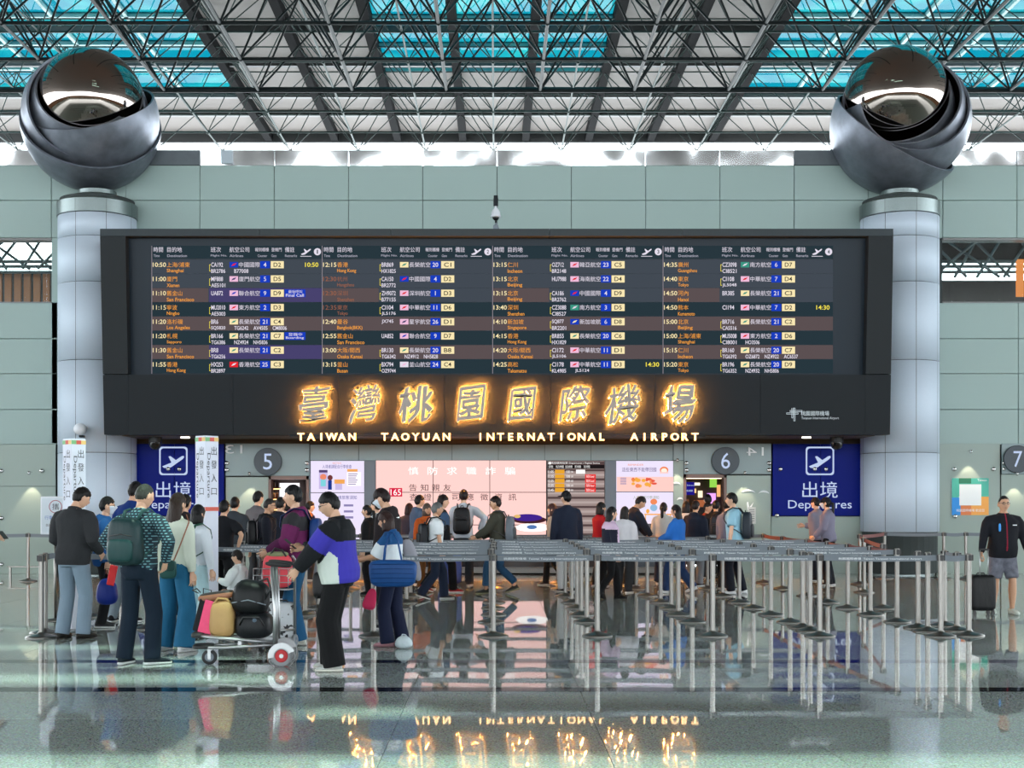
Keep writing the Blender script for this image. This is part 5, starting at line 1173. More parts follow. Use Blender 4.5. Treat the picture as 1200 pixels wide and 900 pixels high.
q5 = person('man in black polo shirt with bare elbows behind the totem', 261, 20.0, 1.62, -20, dict(c=(28, 30, 38), sleeve='short', ease=.022, name='polo_shirt'), dict(c=BLK), hl=(-.24, .05, 1.02, (-1, -.5, 0)), hr=(.25, .05, 1.02, (1, -.5, 0)))
q6 = person('person in orange and brown top in the number five doorway', 361, 27.9, 1.62, -60, dict(c=(150, 90, 50), ease=.03), dict(c=DGR))
q7 = person('person in dark maroon jacket standing behind the purple jacket', 337, 26.0, 1.60, 40, dict(c=(80, 34, 40), ease=.03), dict(c=DGR))
# ---- queue in the middle
p12 = person('woman in black with long black hair tied back, facing the lilac display', 433, 23.6, 1.55, 80, dict(c=(24, 24, 28), ease=.03), dict(c=BLK, w=.075), hair=('pony', (22, 20, 22)), fem=True, shoe=(BLK, (60, 60, 60)))
p13 = person('man in white shirt with black hair and backpack in front of the grey post', 443, 24.2, 1.64, 65, dict(c=(214, 218, 222), ease=.022, name='shirt'), dict(c=DGR))
backpack(p13, (26, 28, 34), 'black backpack over the white shirt by the grey post', w=.26, h=.42)
p14 = person('grey-haired man in white short-sleeved shirt and navy trousers walking right', 509, 22.3, 1.62, -72, dict(c=(222, 228, 232), sleeve='short', ease=.03, hem=-.12, name='shirt'), dict(c=(36, 48, 72), w=.085, hem=.085), hair=('short', (128, 130, 132)), skin=1, **walkA)
backpack(p14, (30, 34, 42), 'dark backpack worn by the grey-haired man', w=.28, h=.40, d=.15)
p15 = person('man in slate blue hooded jacket facing right behind the orange jacket', 489, 26.5, 1.74, -60, dict(c=(80, 100, 128), ease=.03, hood=1), dict(c=NAVY))
p16 = person('older woman in orange jacket in the queue', 499, 25.0, 1.58, -150, dict(c=(196, 92, 36), ease=.03), dict(c=(120, 76, 36), w=.08), hair=('bob', (92, 78, 72)), fem=True, skin=1)
p16b = person('person with dark red-brown hair at the back of the queue', 478, 27.6, 1.58, -30, dict(c=(70, 62, 76), ease=.03), dict(c=NAVY), hair=('bob', (50, 22, 26)))
p17 = person('young man in black and blue jacket walking right in black trousers', 516, 24.0, 1.76, -70, dict(c=(26, 28, 34), cs=[(70, 96, 130)], pick=lambda P_, h, y, arm, at: np.where(arm & (at < .7), 1, 0), ease=.03), dict(c=(22, 22, 26), w=.078), shoe=((170, 40, 48), (226, 228, 228)), hair=('short', (34, 22, 22)), **walkB)
p18 = person('man in pale grey shirt with black backpack facing the pink display', 543, 26.1, 1.84, -6, dict(c=(190, 196, 206), ease=.022, name='shirt'), dict(c=(52, 56, 64)), hair=('short', (34, 20, 20)), hr=(.30, .02, 1.02, (1, -.3, -.2)))
backpack(p18, (24, 24, 30), 'black backpack on the pale grey shirt before the pink display', w=.32, h=.50)
p19 = person('man in olive jacket and cuffed jeans walking left', 584, 23.7, 1.73, 80, dict(c=(72, 72, 62), ease=.03, hem=-.12), dict(c=(50, 92, 130), w=.075, hem=.07, len=.9, kind='denim'), shoe=((52, 56, 52), (150, 150, 120)), hair=('short', (40, 26, 24)), skin=1, hl=(-.15, .38, 1.02), hr=(.15, .34, 1.0), **walkA)
backpack(p19, (112, 120, 130), 'grey backpack on the man in the olive jacket', w=.28, h=.44, d=.15)
p20 = person('woman in beige coat with brown hair walking left in black trousers', 650, 26.1, 1.60, 76, dict(c=(176, 160, 146), ease=.035, hem=-.22), dict(c=BLK, w=.072), hair=('bob', (84, 50, 44)), fem=True, shoe=((50, 50, 54), (225, 225, 225)), **walkB)
p21 = person('man in navy suit jacket and dark cap seen from behind', 665, 24.2, 1.80, 18, dict(c=(36, 44, 66), ease=.025, hem=-.16), dict(c=(200, 202, 204), w=.08), hair=('short', (22, 22, 26)), cap=(28, 30, 36), head=(20, 0))
p22 = person('woman in red top with black hair holding a paper', 702, 25.9, 1.60, -60, dict(c=(180, 24, 34), ease=.022, name='top'), dict(c=BLK), hair=('bob', (22, 18, 20)), fem=True, hl=(-.15, .30, 1.0))
p23 = person('woman in lilac and navy coat with black trousers walking right', 714, 22.4, 1.55, -72, dict(c=(206, 180, 206), cs=[(38, 42, 62)], pick=lambda P_, h, y, arm, at: np.where((h > .12) & (h < .38) & (y < .03), 1, 0), ease=.035, hem=-.20, name='coat'), dict(c=(22, 22, 26), w=.072), hair=('long', (20, 19, 24)), fem=True, shoe=(BLK, BLK), **walkA)
p24 = person('man in navy jacket with bowed head facing right before the cream poster display', 738, 26.1, 1.76, -78, dict(c=(40, 46, 62), ease=.028), dict(c=DGR), hair=('short', (44, 34, 32)), skin=1, lean=14, head=(0, 26), hl=(-.12, .40, .95), hr=(.12, .40, .95))
p24b = person('woman in white padded jacket next to the navy jacket', 731, 24.0, 1.52, -30, dict(c=(208, 206, 212), ease=.045), dict(c=DGR), hair=('bob', (30, 24, 26)), fem=True)
p25 = person('woman in pale grey knit with tied-back dark hair', 777, 26.7, 1.60, -20, dict(c=(196, 194, 190), ease=.022, kind='knit', name='sweater'), dict(c=(50, 60, 86)), hair=('pony', (34, 24, 26)), fem=True)
p26 = person('woman in bright blue sweatshirt and jeans with long dark hair', 795, 23.9, 1.58, 60, dict(c=(44, 116, 206), ease=.035, hem=-.10, name='sweatshirt'), dict(c=(44, 70, 116), w=.085, hem=.09, kind='denim'), hair=('long', (36, 26, 30)), fem=True, shoe=((220, 224, 228), (226, 228, 230)), hl=(-.10, .36, 1.05), hr=(.12, .34, 1.03), **walkA)
p27 = person('young man in navy hooded top and grey trousers by the number six doorway', 814, 25.9, 1.63, -35, dict(c=(30, 38, 58), ease=.03, hood=1), dict(c=(120, 124, 130)), hair=('short', (40, 26, 24)), shoe=((50, 50, 54), (222, 222, 222)))
p28 = person('man in black jacket seen from behind at the number six doorway', 839, 27.8, 1.64, -5, dict(c=(34, 36, 42), ease=.04), dict(c=BLK))
backpack(p28, (44, 46, 54), 'black backpack with grey loops at the number six doorway', w=.32, h=.46)
p28b = person('person in dark clothes entering the number six doorway', 830, 29.8, 1.78, 5, dict(c=(44, 38, 40), ease=.03), dict(c=BLK))
p28c = person('person in rust orange top just inside the queue by the doorway', 827, 28.9, 1.60, -120, dict(c=(170, 60, 28), ease=.03), dict(c=DGR), skin=1)
p28d = person('person in white blouse half hidden at the number six doorway', 804, 27.8, 1.62, -10, dict(c=(200, 198, 200), ease=.03), dict(c=DGR), hair=('bob', (26, 20, 22)), fem=True)
p28e = person('man in grey jacket beside the light blue shirt', 851, 25.0, 1.66, -60, dict(c=(110, 112, 130), ease=.03), dict(c=DGR))
p29 = person('young man in light blue short-sleeved shirt and dark trousers facing left', 861, 23.7, 1.76, 72, dict(c=(150, 196, 216), sleeve='short', ease=.03, hem=-.12, name='shirt'), dict(c=(28, 34, 48), w=.082), shoe=((224, 226, 228), (226, 228, 230)), hair=('short', (22, 20, 22)), fl=(-.09, .08, 0, 5), fr=(.1, -.1, 0, -5))
backpack(p29, (44, 54, 66), 'dark grey backpack on the light blue shirt', w=.30, h=.48)
# ---- security officers, man with the suitcase, reaching arm
off = [person('security officer in grey uniform shirt, dark beret and face mask with ponytail', 971, 26.2, 1.70, 62, dict(c=(124, 122, 142), ease=.03, name='uniform_shirt'), dict(c=(28, 30, 40)), hair=('pony', (24, 22, 28)), cap=(26, 28, 42), mask=True, fem=True, hl=(-.14, .25, .98)),
       person('security officer in grey uniform shirt with arms folded beside a masked colleague', 958, 27.6, 1.70, 40, dict(c=(120, 120, 138), ease=.035, name='uniform_shirt'), dict(c=(28, 30, 40)), hair=('short', (24, 22, 28)), cap=(26, 28, 42), hl=(.10, .26, 1.15), hr=(-.10, .26, 1.17))]
p31 = person('stout man with glasses in black zipped jacket and grey camouflage shorts', 1175, 19.4, 1.69, 178, dict(c=(32, 34, 42), cs=[(150, 30, 54)], pick=lambda P_, h, y, arm, at: np.where((np.abs(P_[:, 0]) < .013) & (y > 0) & (h > .0), 1, 0), ease=.03, sease=.016, hem=-.12), dict(c=(104, 106, 118), w=.1, len=.5), shoe=((206, 214, 206), (190, 200, 194)), hair=('thin', (30, 26, 26)), glasses=True, build=1.15, belly=.05, skin=1, hr=(.36, .14, .92, (.6, -1, .1)), hl=(-.36, .10, .86, (-.6, -1, 0)), fl=(-.13, .06, 0, 10), fr=(.13, -.03, 0, -10), curl=(.8, .9))
p32 = person('person in black top with red cuff reaching in with a phone', 0, 17.0, 1.66, -85, dict(c=(26, 26, 32), cs=[(140, 30, 56)], pick=lambda P_, h, y, arm, at: np.where(arm & (at > 1.75), 1, 0), ease=.02), dict(c=BLK), X=WX(6, 17.0)-.60, hr=(.12, .52, 1.25), hl=(-.16, .30, 1.1), curl=(.4, .8))
phone(p32['hand'][1]+Vector((.04, -.02, .03)), math.radians(60), 'dark phone in the reaching hand by the frosted glass')
flush()
# camouflage for the shorts
for o in p31['root'].children:
    if o.name.startswith('shorts'):
        m = mat('camouflage', srgb(104, 106, 118), .85, var=.75, scale=14, bump=.3); o.data.materials.clear(); o.data.materials.append(m)

# blue tag and pale chest mark on the stout man's jacket
b = MB(); b.rbox((.115, .215, 1.30), (.035, .02, .12), e=3); b.build('blue_tag', mat('tag_blue', srgb(40, 140, 220), .5), p31['root'], smooth=True)
b = MB(); b.box((-.11, .205, 1.335), (.06, .008, .012)); b.build('chest_mark', M_wprint, p31['root'])
# hair clip on the brown bob
h = p10['B'](.53, -.012); b = MB(); b.rbox((h.x+.0, h.y-.105, h.z+.185), (.07, .03, .03), e=3); b.build('hair_clip', M_sfix, p10['root'], smooth=True)
# ================================================================ queue stanchions
M_steel = mat('brushed_steel', (.235, .225, .21), rough=.32, metal=1.0, bump=.02, scale=200)
M_belt = mat('grey_belt', srgb(112, 120, 128), .7); M_beltr = mat('maroon_belt', srgb(112, 62, 60), .7)
M_bletter = mat('belt_print', srgb(235, 238, 240), .6)
b = MB(); b.lathe([(0, 0), (.182, 0), (.185, .006), (.180, .016), (.12, .034), (.05, .05), (.034, .07), (.034, .075)], n=28); base_me = b.mesh('base', M_steel, True)
b = MB(); b.lathe([(.031, .05), (.031, .90)], n=14); post_me = b.mesh('post', M_steel, True)
b = MB(); b.lathe([(.031, .90), (.036, .90), (.036, .985), (.030, .995), (0, .996)], n=14); b.box((0, -.04, .945), (.04, .02, .07), ch=.004, m=1); b.box((.04, 0, .945), (.02, .04, .07), ch=.004, m=1); b.box((-.04, 0, .945), (.02, .04, .07), ch=.004, m=1); head_me = b.mesh('belt_head', [M_steel, M_blackp], False)
BT = '桃園國際機場  Taiwan Taoyuan International Airport'
t = MB(); t.text(BT, Matrix.Rotation(PI/2, 4, 'X'), box=(1.0, .032)); belt_text = t.mesh('belt_lettering', M_bletter)
STN = {}
def stanchion(x, y, label, group):
    r = empty('stanchion', (x, y, 0)); tag(r, label, 'stanchion', group)
    link('base', base_me, r); link('post', post_me, r); link('belt_head', head_me, r)
    return r
def belt(r, dx, dy, m=None, text=True, sag=.012):
    L = math.hypot(dx, dy); a = math.atan2(dy, dx); b = MB(); n = 6; z0 = .945; th = .002; hw = .034; V = []
    for i in range(n+1):
        u = .05+(L-.10)*i/n; s_ = -sag*math.sin(PI*i/n)
        V += [(u, -th, z0-hw+s_), (u, th, z0-hw+s_), (u, th, z0+hw+s_), (u, -th, z0+hw+s_)]
    Fc = []
    for i in range(n):
        o = i*4; Fc += [(o+j, o+(j+1) % 4, o+4+(j+1) % 4, o+4+j) for j in range(4)]
    Fc += [(3, 2, 1, 0), (n*4, n*4+1, n*4+2, n*4+3)]
    b.raw(V, Fc); o = b.build('belt', m or M_belt, r); o.rotation_euler.z = a
    if text and L > 1.05:
        f = abs(a) > 2; t_ = link('belt_lettering', belt_text, o, (L/2, -.0035, z0-.012))
        tag(t_, kind='stuff')
ROWS = [16.15, 18.05, 19.2, 20.4, 21.6, 23.1, 25.05, 27.0]
COLS = [-4.05, -2.72, -1.46, -.04, 1.22, 2.64, 3.93, 5.38]
people_xy = [(o.location.x, o.location.y) for o in bpy.data.objects if o.name.startswith('person')]
def clear(x, y): return all(math.hypot(x-a, y-b_) > .33 for a, b_ in people_xy)
grid = {}
LAB = 'brushed steel stanchion with grey printed belt in the queue maze'
for i, y in enumerate(ROWS):
    for j, x in enumerate(COLS):
        if (i == 0 and j < 2) or (i == 1 and j < 2): continue
        if not clear(x, y): continue
        grid[(i, j)] = stanchion(x+random.uniform(-.03, .03), y+random.uniform(-.03, .03), LAB, 'queue maze stanchions')
def seg_clear(p, q):
    p, q = Vector(p), Vector(q)
    for a, b_ in people_xy:
        c = Vector((a, b_)); d = q-p; t = max(0, min(1, (c-p).dot(d)/d.dot(d)))
        if (p+d*t-c).length < .26: return False
    return True
for (i, j), r in grid.items():
    s = grid.get((i, j+1))
    if s is not None:
        d = s.location-r.location
        if seg_clear(r.location.xy, s.location.xy): belt(r, d.x, d.y)
# side boundary with maroon belts, extra posts of the front right corner
for a, b_ in (((1, 7), (2, 7)), ((2, 7), (3, 7)), ((3, 7), (4, 7)), ((4, 7), (5, 7)), ((5, 7), (6, 7)), ((6, 7), (7, 7))):
    if a in grid and b_ in grid: d = grid[b_].location-grid[a].location; belt(grid[a], d.x, d.y, M_beltr, text=False)
corner = [(5.72, 16.2), (5.80, 16.85), (5.86, 17.5), (5.40, 16.75), (5.42, 17.2), (3.94, 16.8), (3.94, 17.2)]
cs = []
for x, y in corner: cs.append(stanchion(x, y, 'brushed steel stanchion stored closely beside others at the maze front', 'stored stanchions at the maze front'))
for a, b_ in ((0, 1), (1, 2)): d = cs[b_].location-cs[a].location; belt(cs[a], d.x, d.y, text=False)
r = grid[(0, 7)]; d = cs[0].location-r.location; belt(r, d.x, d.y, text=False)
# second side lane in the back right
side = [stanchion(x, y, 'steel stanchion in the far right lane beside the column', 'far right lane stanchions') for x, y in ((5.9, 20.4), (6.6, 24.0), (7.2, 26.5), (8.3, 28.6), (9.5, 28.4), (10.0, 28.5), (11.8, 28.5))]
for a, b_ in ((0, 1), (1, 2), (2, 3)): d = side[b_].location-side[a].location; belt(side[a], d.x, d.y, M_beltr, text=False)
for a, b_ in ((3, 4), (4, 5), (5, 6)): d = side[b_].location-side[a].location; belt(side[a], d.x, d.y, text=False)
lf = [stanchion(x, y, 'steel stanchion at the left entrance beside the waiting people', 'left entrance stanchions') for x, y in ((-5.42, 15.98), (-5.55, 16.5), (-5.12, 16.55), (-5.75, 18.9), (-4.45, 17.1), (-3.0, 15.8))]
for a, b_ in ((1, 3), (2, 4)): d = lf[b_].location-lf[a].location; belt(lf[a], d.x, d.y, text=False)
fa = [stanchion(x, y, 'steel stanchion before the frosted glass left of the column', 'stanchions by the left frosted glass') for x, y in ((-11.5, 27.5), (-9.6, 27.5), (-7.7, 27.5))]
for a in (0, 1): d = fa[a+1].location-fa[a].location; belt(fa[a], d.x, d.y, text=False)

# ================================================================ totems and sign stands
def totem(px, D, label, ztop):
    x = WX(px, D); r = empty('totem_sign', (x, D, 0), math.radians(45+4)); tag(r, label, 'sign'); w = .205
    b = MB(); b.box((0, 0, ztop/2), (w, w, ztop), ch=.004); b.build('pillar', mat('totem_white', srgb(214, 218, 232), .45), r)
    for kk, (z0, h) in enumerate(((ztop-.045, .05), (ztop-.92, .05))):
        if kk and px < 150: continue
        b = MB()
        for f in range(4):
            R = Matrix.Rotation(f*PI/2, 3, 'Z')
            for i, m in enumerate((0, 1, 2) if not kk else (1, 1, 1)):
                x0 = -w/2+i*w/3; b.raw([R @ Vector(v) for v in ((x0, -w/2-.002, z0-h/2), (x0+w/3, -w/2-.002, z0-h/2), (x0+w/3, -w/2-.002, z0+h/2), (x0, -w/2-.002, z0+h/2))], [(0, 1, 2, 3)], m)
        b.build('colour_band', [mat('t_green', srgb(120, 180, 120), .5), mat('t_red', srgb(206, 80, 60), .5), mat('t_yellow', srgb(226, 190, 110), .5)], r)
    t = MB()
    for f in range(4):
        R4 = Matrix.Rotation(f*PI/2, 4, 'Z')
        for i, ch in enumerate('出發入口'): t.text(ch, R4 @ Matrix.Translation((.03, -w/2-.003, ztop-.19-.17*i)) @ Matrix.Rotation(PI/2, 4, 'X'), box=(.085, .105 if ch != '口' else .085))
        t.text('Departure', R4 @ Matrix.Translation((-.055, -w/2-.003, ztop-.50)) @ Matrix.Rotation(PI/2, 4, 'X') @ Matrix.Rotation(-PI/2, 4, 'Z'), box=(.56, .062))
    t.build('lettering', M_gprint, r)
    b = MB(); b.box((0, 0, .01), (.34, .34, .02), ch=.004); b.build('foot_plate', M_steel, r)
totem(87, 17.0, 'white square totem reading Departure in front of the round column', WZ(514.5, 17.0))
totem(242.5, 16.9, 'white square totem reading Departure in front of the blue sign', WZ(511, 16.9))
# framed notice on a stand
x, D = WX(64, 18.3), 18.3; r = empty('notice_stand', (x, D, 0)); tag(r, 'white framed notice stand with a red ringed mark', 'sign')
zc = WZ(604, D); b = MB(); b.box((0, 0, zc), (.38, .03, .52), ch=.01); b.build('frame', M_white, r)
b = MB(); b.box((0, -.017, zc), (.335, .004, .475)); b.build('sheet', mat('sheet', srgb(206, 214, 222), .6), r)
t = MB(); t.tube([(.085*math.cos(a)+.02, -.021, zc+.12+.085*math.sin(a)) for a in [2*PI*i/24 for i in range(25)]], .005, 5); t.text('攜', face_cam(Vector((.02, -.021, zc+.12))), box=(.09, .09), m=1); t.text('行李檢查', face_cam(Vector((-.02, -.021, zc-.03))), box=(.22, .055), m=2); t.text('由此進入 請排隊', face_cam(Vector((0, -.021, zc-.13))), box=(.22, .04), m=1)
t.build('print', [mat('ring_red', srgb(170, 70, 90), .5), M_gprint, mat('print_blue', srgb(60, 110, 180), .5)], r)
b = MB(); b.tube([(0, .02, .02), (0, .02, zc-.25)], .018, 10); b.build('pole', M_steel, r, smooth=True)
b = MB(); b.lathe([(0, 0), (.17, 0), (.17, .012), (.03, .03), (0, .03)], n=24, c=(0, .02, 0)); b.build('base', M_steel, r, smooth=True)
# low steel rail by the left wall
r = empty('low_rail', (WX(30, 28.9), 28.9, 0)); tag(r, 'low steel floor rail before the frosted glass', 'rail')
b = MB(); b.box((0, 0, .235), (.78, .05, .03), ch=.005); b.build('bar', M_steel, r)
for sx in (-.33, .33): b = MB(); b.box((sx, 0, .11), (.04, .05, .22)); b.build('leg', M_steel, r)

# ================================================================ luggage trolley in front
M_trol = mat('trolley_alu', (.40, .41, .42), rough=.36, metal=.85); M_rub = mat('rubber', (.018, .018, .02), .6); M_redw = mat('red_hub', srgb(200, 36, 44), .4); M_tyre = mat('grey_tyre', srgb(150, 152, 156), .6)
def wheel(name, c, R, w, parent, hub, ax=(0, 1, 0)):
    M3 = Vector(ax).to_track_quat('Z', 'Y').to_matrix(); e = MB()
    e.lathe([(R*.6, -w/2), (R*.95, -w/2), (R, -w/4), (R, w/4), (R*.95, w/2), (R*.6, w/2)], c=c, n=28, M=M3); o = e.build(name, M_rub if hub is None else M_tyre, parent, smooth=True)
    e = MB(); e.lathe([(0, -w*.55), (R*.5, -w*.55), (R*.62, -w*.4), (R*.62, w*.4), (R*.5, w*.55), (0, w*.55)], c=c, n=24, M=M3); e.build('hub', hub or M_grey, o, smooth=False)
    e = MB(); e.lathe([(0, -w*.7), (R*.2, -w*.7), (R*.2, w*.7), (0, w*.7)], c=c, n=12, M=M3); e.build('axle', M_trol, o)
    return o
def trolley(x, D, rz, label, s=1.0, hubcol=None):
    """front end at -x, handle at +x; about 0.85 m long"""
    r = empty('luggage_trolley', (x, D, 0), rz); tag(r, label, 'trolley')
    for sy in (-.24, .24):
        w = wheel('rear_wheel', Vector((.36, sy, .105)), .105, .045, r, hubcol or M_redw)
        b = MB(); b.lathe([(.128, -.03), (.132, 0), (.128, .03)], c=(.36, sy, .105), n=14, M=Vector((0, 1, 0)).to_track_quat('Z', 'Y').to_matrix(), a0=math.radians(-200), a1=math.radians(10)); 
        
        an = [math.radians(20+17*i) for i in range(11)]
        for yy in (sy-.034, sy+.034):
            V = [(.36+q*math.cos(a), yy, .105+q*math.sin(a)) for q in (.131, .075) for a in an]; b.raw(V, [(i, i+1, 12+i, 11+i) for i in range(10)])
        b.build('mudguard', M_trol, r, smooth=False)
        b = MB(); b.tube([(.30, sy, .22), (.30, sy, .5), (.275, sy, .98)], .024, 12); b.build('upright', M_trol, r, smooth=True)
        b = MB(); b.tube([(-.46, sy*.55, .30), (-.30, sy*.8, .285), (.29, sy, .235)], .015, 10); b.build('deck_rail', M_trol, r, smooth=True)
        b = MB(); b.tube([(-.46, sy*.5, .185), (-.2, sy*.6, .18), (.30, sy, .215)], .015, 10); b.build('lower_rail', M_trol, r, smooth=True)
    b = MB(); b.rbox((-.47, 0, .30), (.12, .34, .05), e=4); b.build('front_bumper', M_rub, r, smooth=True)
    b = MB(); b.rbox((-.42, 0, .185), (.20, .30, .045), e=4); b.build('nose_bumper', M_rub, r, smooth=True)
    b = MB(); b.box((.29, 0, .235), (.03, .5, .03), ch=.006); b.box((-.05, 0, .215), (.04, .34, .09), ch=.006); b.build('cross_bar', M_trol, r)
    for i in range(4): b = MB(); b.tube([(-.42, -.10+.067*i, .300), (.28, -.16+.107*i, .24)], .009, 8); b.build('deck_bar', M_trol, r, smooth=True)
    wheel('front_wheel', Vector((-.36, 0, .075)), .075, .05, r, None)
    b = MB(); b.box((-.36, 0, .155), (.06, .08, .03), ch=.006); b.box((-.36, .04, .105), (.03, .012, .10)); b.box((-.36, -.04, .105), (.03, .012, .10)); b.build('castor_fork', M_trol, r)
    b = MB(); b.tube([(.275, -.25, .99), (.275, .25, .99)], .02, 12); b.build('handle_bar', M_rub, r, smooth=True)
    for sy in (-.24, .24):
        b = MB(); b.rbox((.33, sy, 1.0), (.26, .06, .05), e=3, R=Matrix.Rotation(math.radians(6), 3, 'Y')); b.build('handle_grip', M_rub, r, smooth=True)
    return r
TD = 13.35; TX = WX(298, TD)-.02
tr1 = trolley(TX-.06, TD, math.radians(6), 'silver luggage trolley with red-hubbed wheels loaded with bags')
T0 = Vector((TX-.06, TD, 0))
def bag_obj(name, label, cat, loc): r = empty(name, loc); tag(r, label, cat); return r
r = bag_obj('holdall', 'black soft holdall lying low on the trolley', 'bag', T0+Vector((.085, -.02, .262)))
b = MB(); b.rbox((0, 0, .13), (.36, .34, .26), e=3.6); b.build('bag', cloth((30, 33, 38), 'shiny'), r, smooth=True)
b = MB(); b.tube([(-.12, -.16, .14), (-.08, -.185, .22), (.08, -.185, .22), (.12, -.16, .14)], .010, 8); b.build('handle', M_blackp, r, smooth=True)
b = MB(); b.lathe([(0, 0), (.02, 0), (.02, .008), (0, .008)], n=16, M=Matrix.Rotation(PI/2, 3, 'X'), c=(.03, -.165, .19)); b.build('badge', mat('badge', srgb(40, 70, 90), .3), r)
r = bag_obj('holdall', 'black rounded bag stacked on top of the holdall', 'bag', T0+Vector((.05, -.01, .50)))
b = MB(); b.rbox((0, 0, .165), (.37, .32, .35), e=3.0, R=Matrix.Rotation(math.radians(10), 3, 'Y'), taper=.06); b.build('bag', cloth((24, 27, 30), 'shiny'), r, smooth=True)
b = MB(); b.tube([(.15, -.1, .14), (.21, -.1, .26), (.18, -.1, .36), (.10, -.1, .33)], .012, 8); b.build('strap', M_blackp, r, smooth=True)
b = MB(); b.tube([(-.17, -.13, .12), (0, -.165, .15), (.17, -.13, .10)], .006, 6); b.build('zip', M_grey, r, smooth=True)
r = bag_obj('paper_bag', 'tan crumpled bag upright on the trolley', 'bag', T0+Vector((-.22, -.06, .275)))
M_tan = mat('tan_bag', srgb(176, 140, 88), .6, bump=.9, scale=6, var=.2)
b = MB(); b.rbox((0, 0, .185), (.25, .24, .37), e=3.5, taper=.1); b.build('bag', M_tan, r, smooth=True)
b = MB(); b.tube([(-.09, -.06, .32), (-.03, -.08, .39), (.05, -.06, .38), (.09, -.05, .32)], .012, 6); b.build('folded_top', M_tan, r, smooth=True)
r = bag_obj('shopping_bag', 'black and pink gift bag leaning at the trolley front', 'bag', T0+Vector((-.42, -.05, .325)))
Rb = Matrix.Rotation(math.radians(14), 3, 'Y')
b = MB(); b.box(Rb @ Vector((0, 0, .165)), (.19, .14, .33), ch=.008, R=Rb); b.build('bag', cloth((40, 38, 42)), r)
b = MB(); b.box(Rb @ Vector((.025, -.073, .165)), (.13, .006, .325), R=Rb); b.build('pink_panel', mat('pink_panel', srgb(226, 64, 112), .5, var=.15, scale=20), r)
b = MB(); b.tube([Rb @ Vector((-.08, 0, .32)), Rb @ Vector((-.10, 0, .42)), Rb @ Vector((-.02, 0, .42)), Rb @ Vector((.0, 0, .32))], .006, 6); b.build('cord', M_blackp, r, smooth=True)
r = bag_obj('leather_bag', 'flat brown and black leather bag lying on the tan bag', 'bag', T0+Vector((-.29, -.02, .640)))
b = MB(); b.rbox((0, 0, .035), (.36, .22, .075), e=4, R=Matrix.Rotation(math.radians(-8), 3, 'Y')); b.build('bag', mat('brown_leather', srgb(140, 90, 64), .45, bump=.2, scale=12, var=.2), r, smooth=True)
b = MB(); b.rbox((0, 0, .062), (.33, .20, .045), e=4, R=Matrix.Rotation(math.radians(-8), 3, 'Y')); b.build('flap', mat('black_leather', srgb(42, 36, 36), .4), r, smooth=True)
b = MB(); b.tube([(-.17, -.05, .07), (-.23, -.05, .10), (-.21, .05, .11), (-.17, .05, .07)], .006, 6); b.build('strap', M_blackp, r, smooth=True)
# ---- second trolley with a wire basket, pink bag and patterned suitcase
x2, D2 = WX(318, 14.7), 14.7
r = empty('luggage_trolley', (x2, D2, 0), math.radians(80)); tag(r, 'trolley with wire basket behind the loaded trolley', 'trolley')
for sy in (-.20, .20):
    b = MB(); b.tube([(.20, sy, .06), (.20, sy, .98), (.12, sy, 1.02)], .016, 10); b.build('upright', M_trol, r, smooth=True)
    wheel('rear_wheel', Vector((.20, sy, .075)), .075, .035, r, M_grey)
    b = MB(); b.tube([(.2, sy, .2), (-.35, sy*.7, .24)], .014, 8); b.build('deck_rail', M_trol, r, smooth=True)
wheel('front_wheel', Vector((-.30, 0, .07)), .07, .04, r, None)
b = MB(); b.box((-.30, 0, .17), (.08, .30, .10), ch=.01); b.build('front_block', M_trol, r)
for k in range(4):
    z = .66+.075*k; b = MB(); b.tube([(.20, -.2, z), (-.02, -.2, z), (-.02, .2, z), (.20, .2, z)], .005, 6); b.build('basket_wire', M_trol, r, smooth=True)
for k in range(5):
    b = MB(); b.tube([(-.02, -.2+.1*k, .66), (-.02, -.2+.1*k, .885)], .005, 6); b.build('basket_wire', M_trol, r, smooth=True)
b = MB(); b.box((.09, 0, .655), (.21, .40, .008)); b.build('basket_floor', M_trol, r)
r = bag_obj('handbag', 'coral pink bag in the wire basket', 'bag', Vector((WX(324, 14.72), 14.80, .665)))
b = MB(); b.rbox((0, 0, .19), (.33, .17, .38), e=3.6); b.build('bag', cloth((236, 84, 96), 'shiny'), r, smooth=True)
b = MB(); b.rbox((0, 0, .37), (.24, .14, .07), e=3); b.build('top_scarf', cloth((140, 146, 110)), r, smooth=True)
b = MB(); b.tube([(-.08, -.05, .36), (-.02, -.06, .44), (.06, -.06, .42), (.10, -.05, .35)], .012, 8); b.build('handle', M_blackp, r, smooth=True)
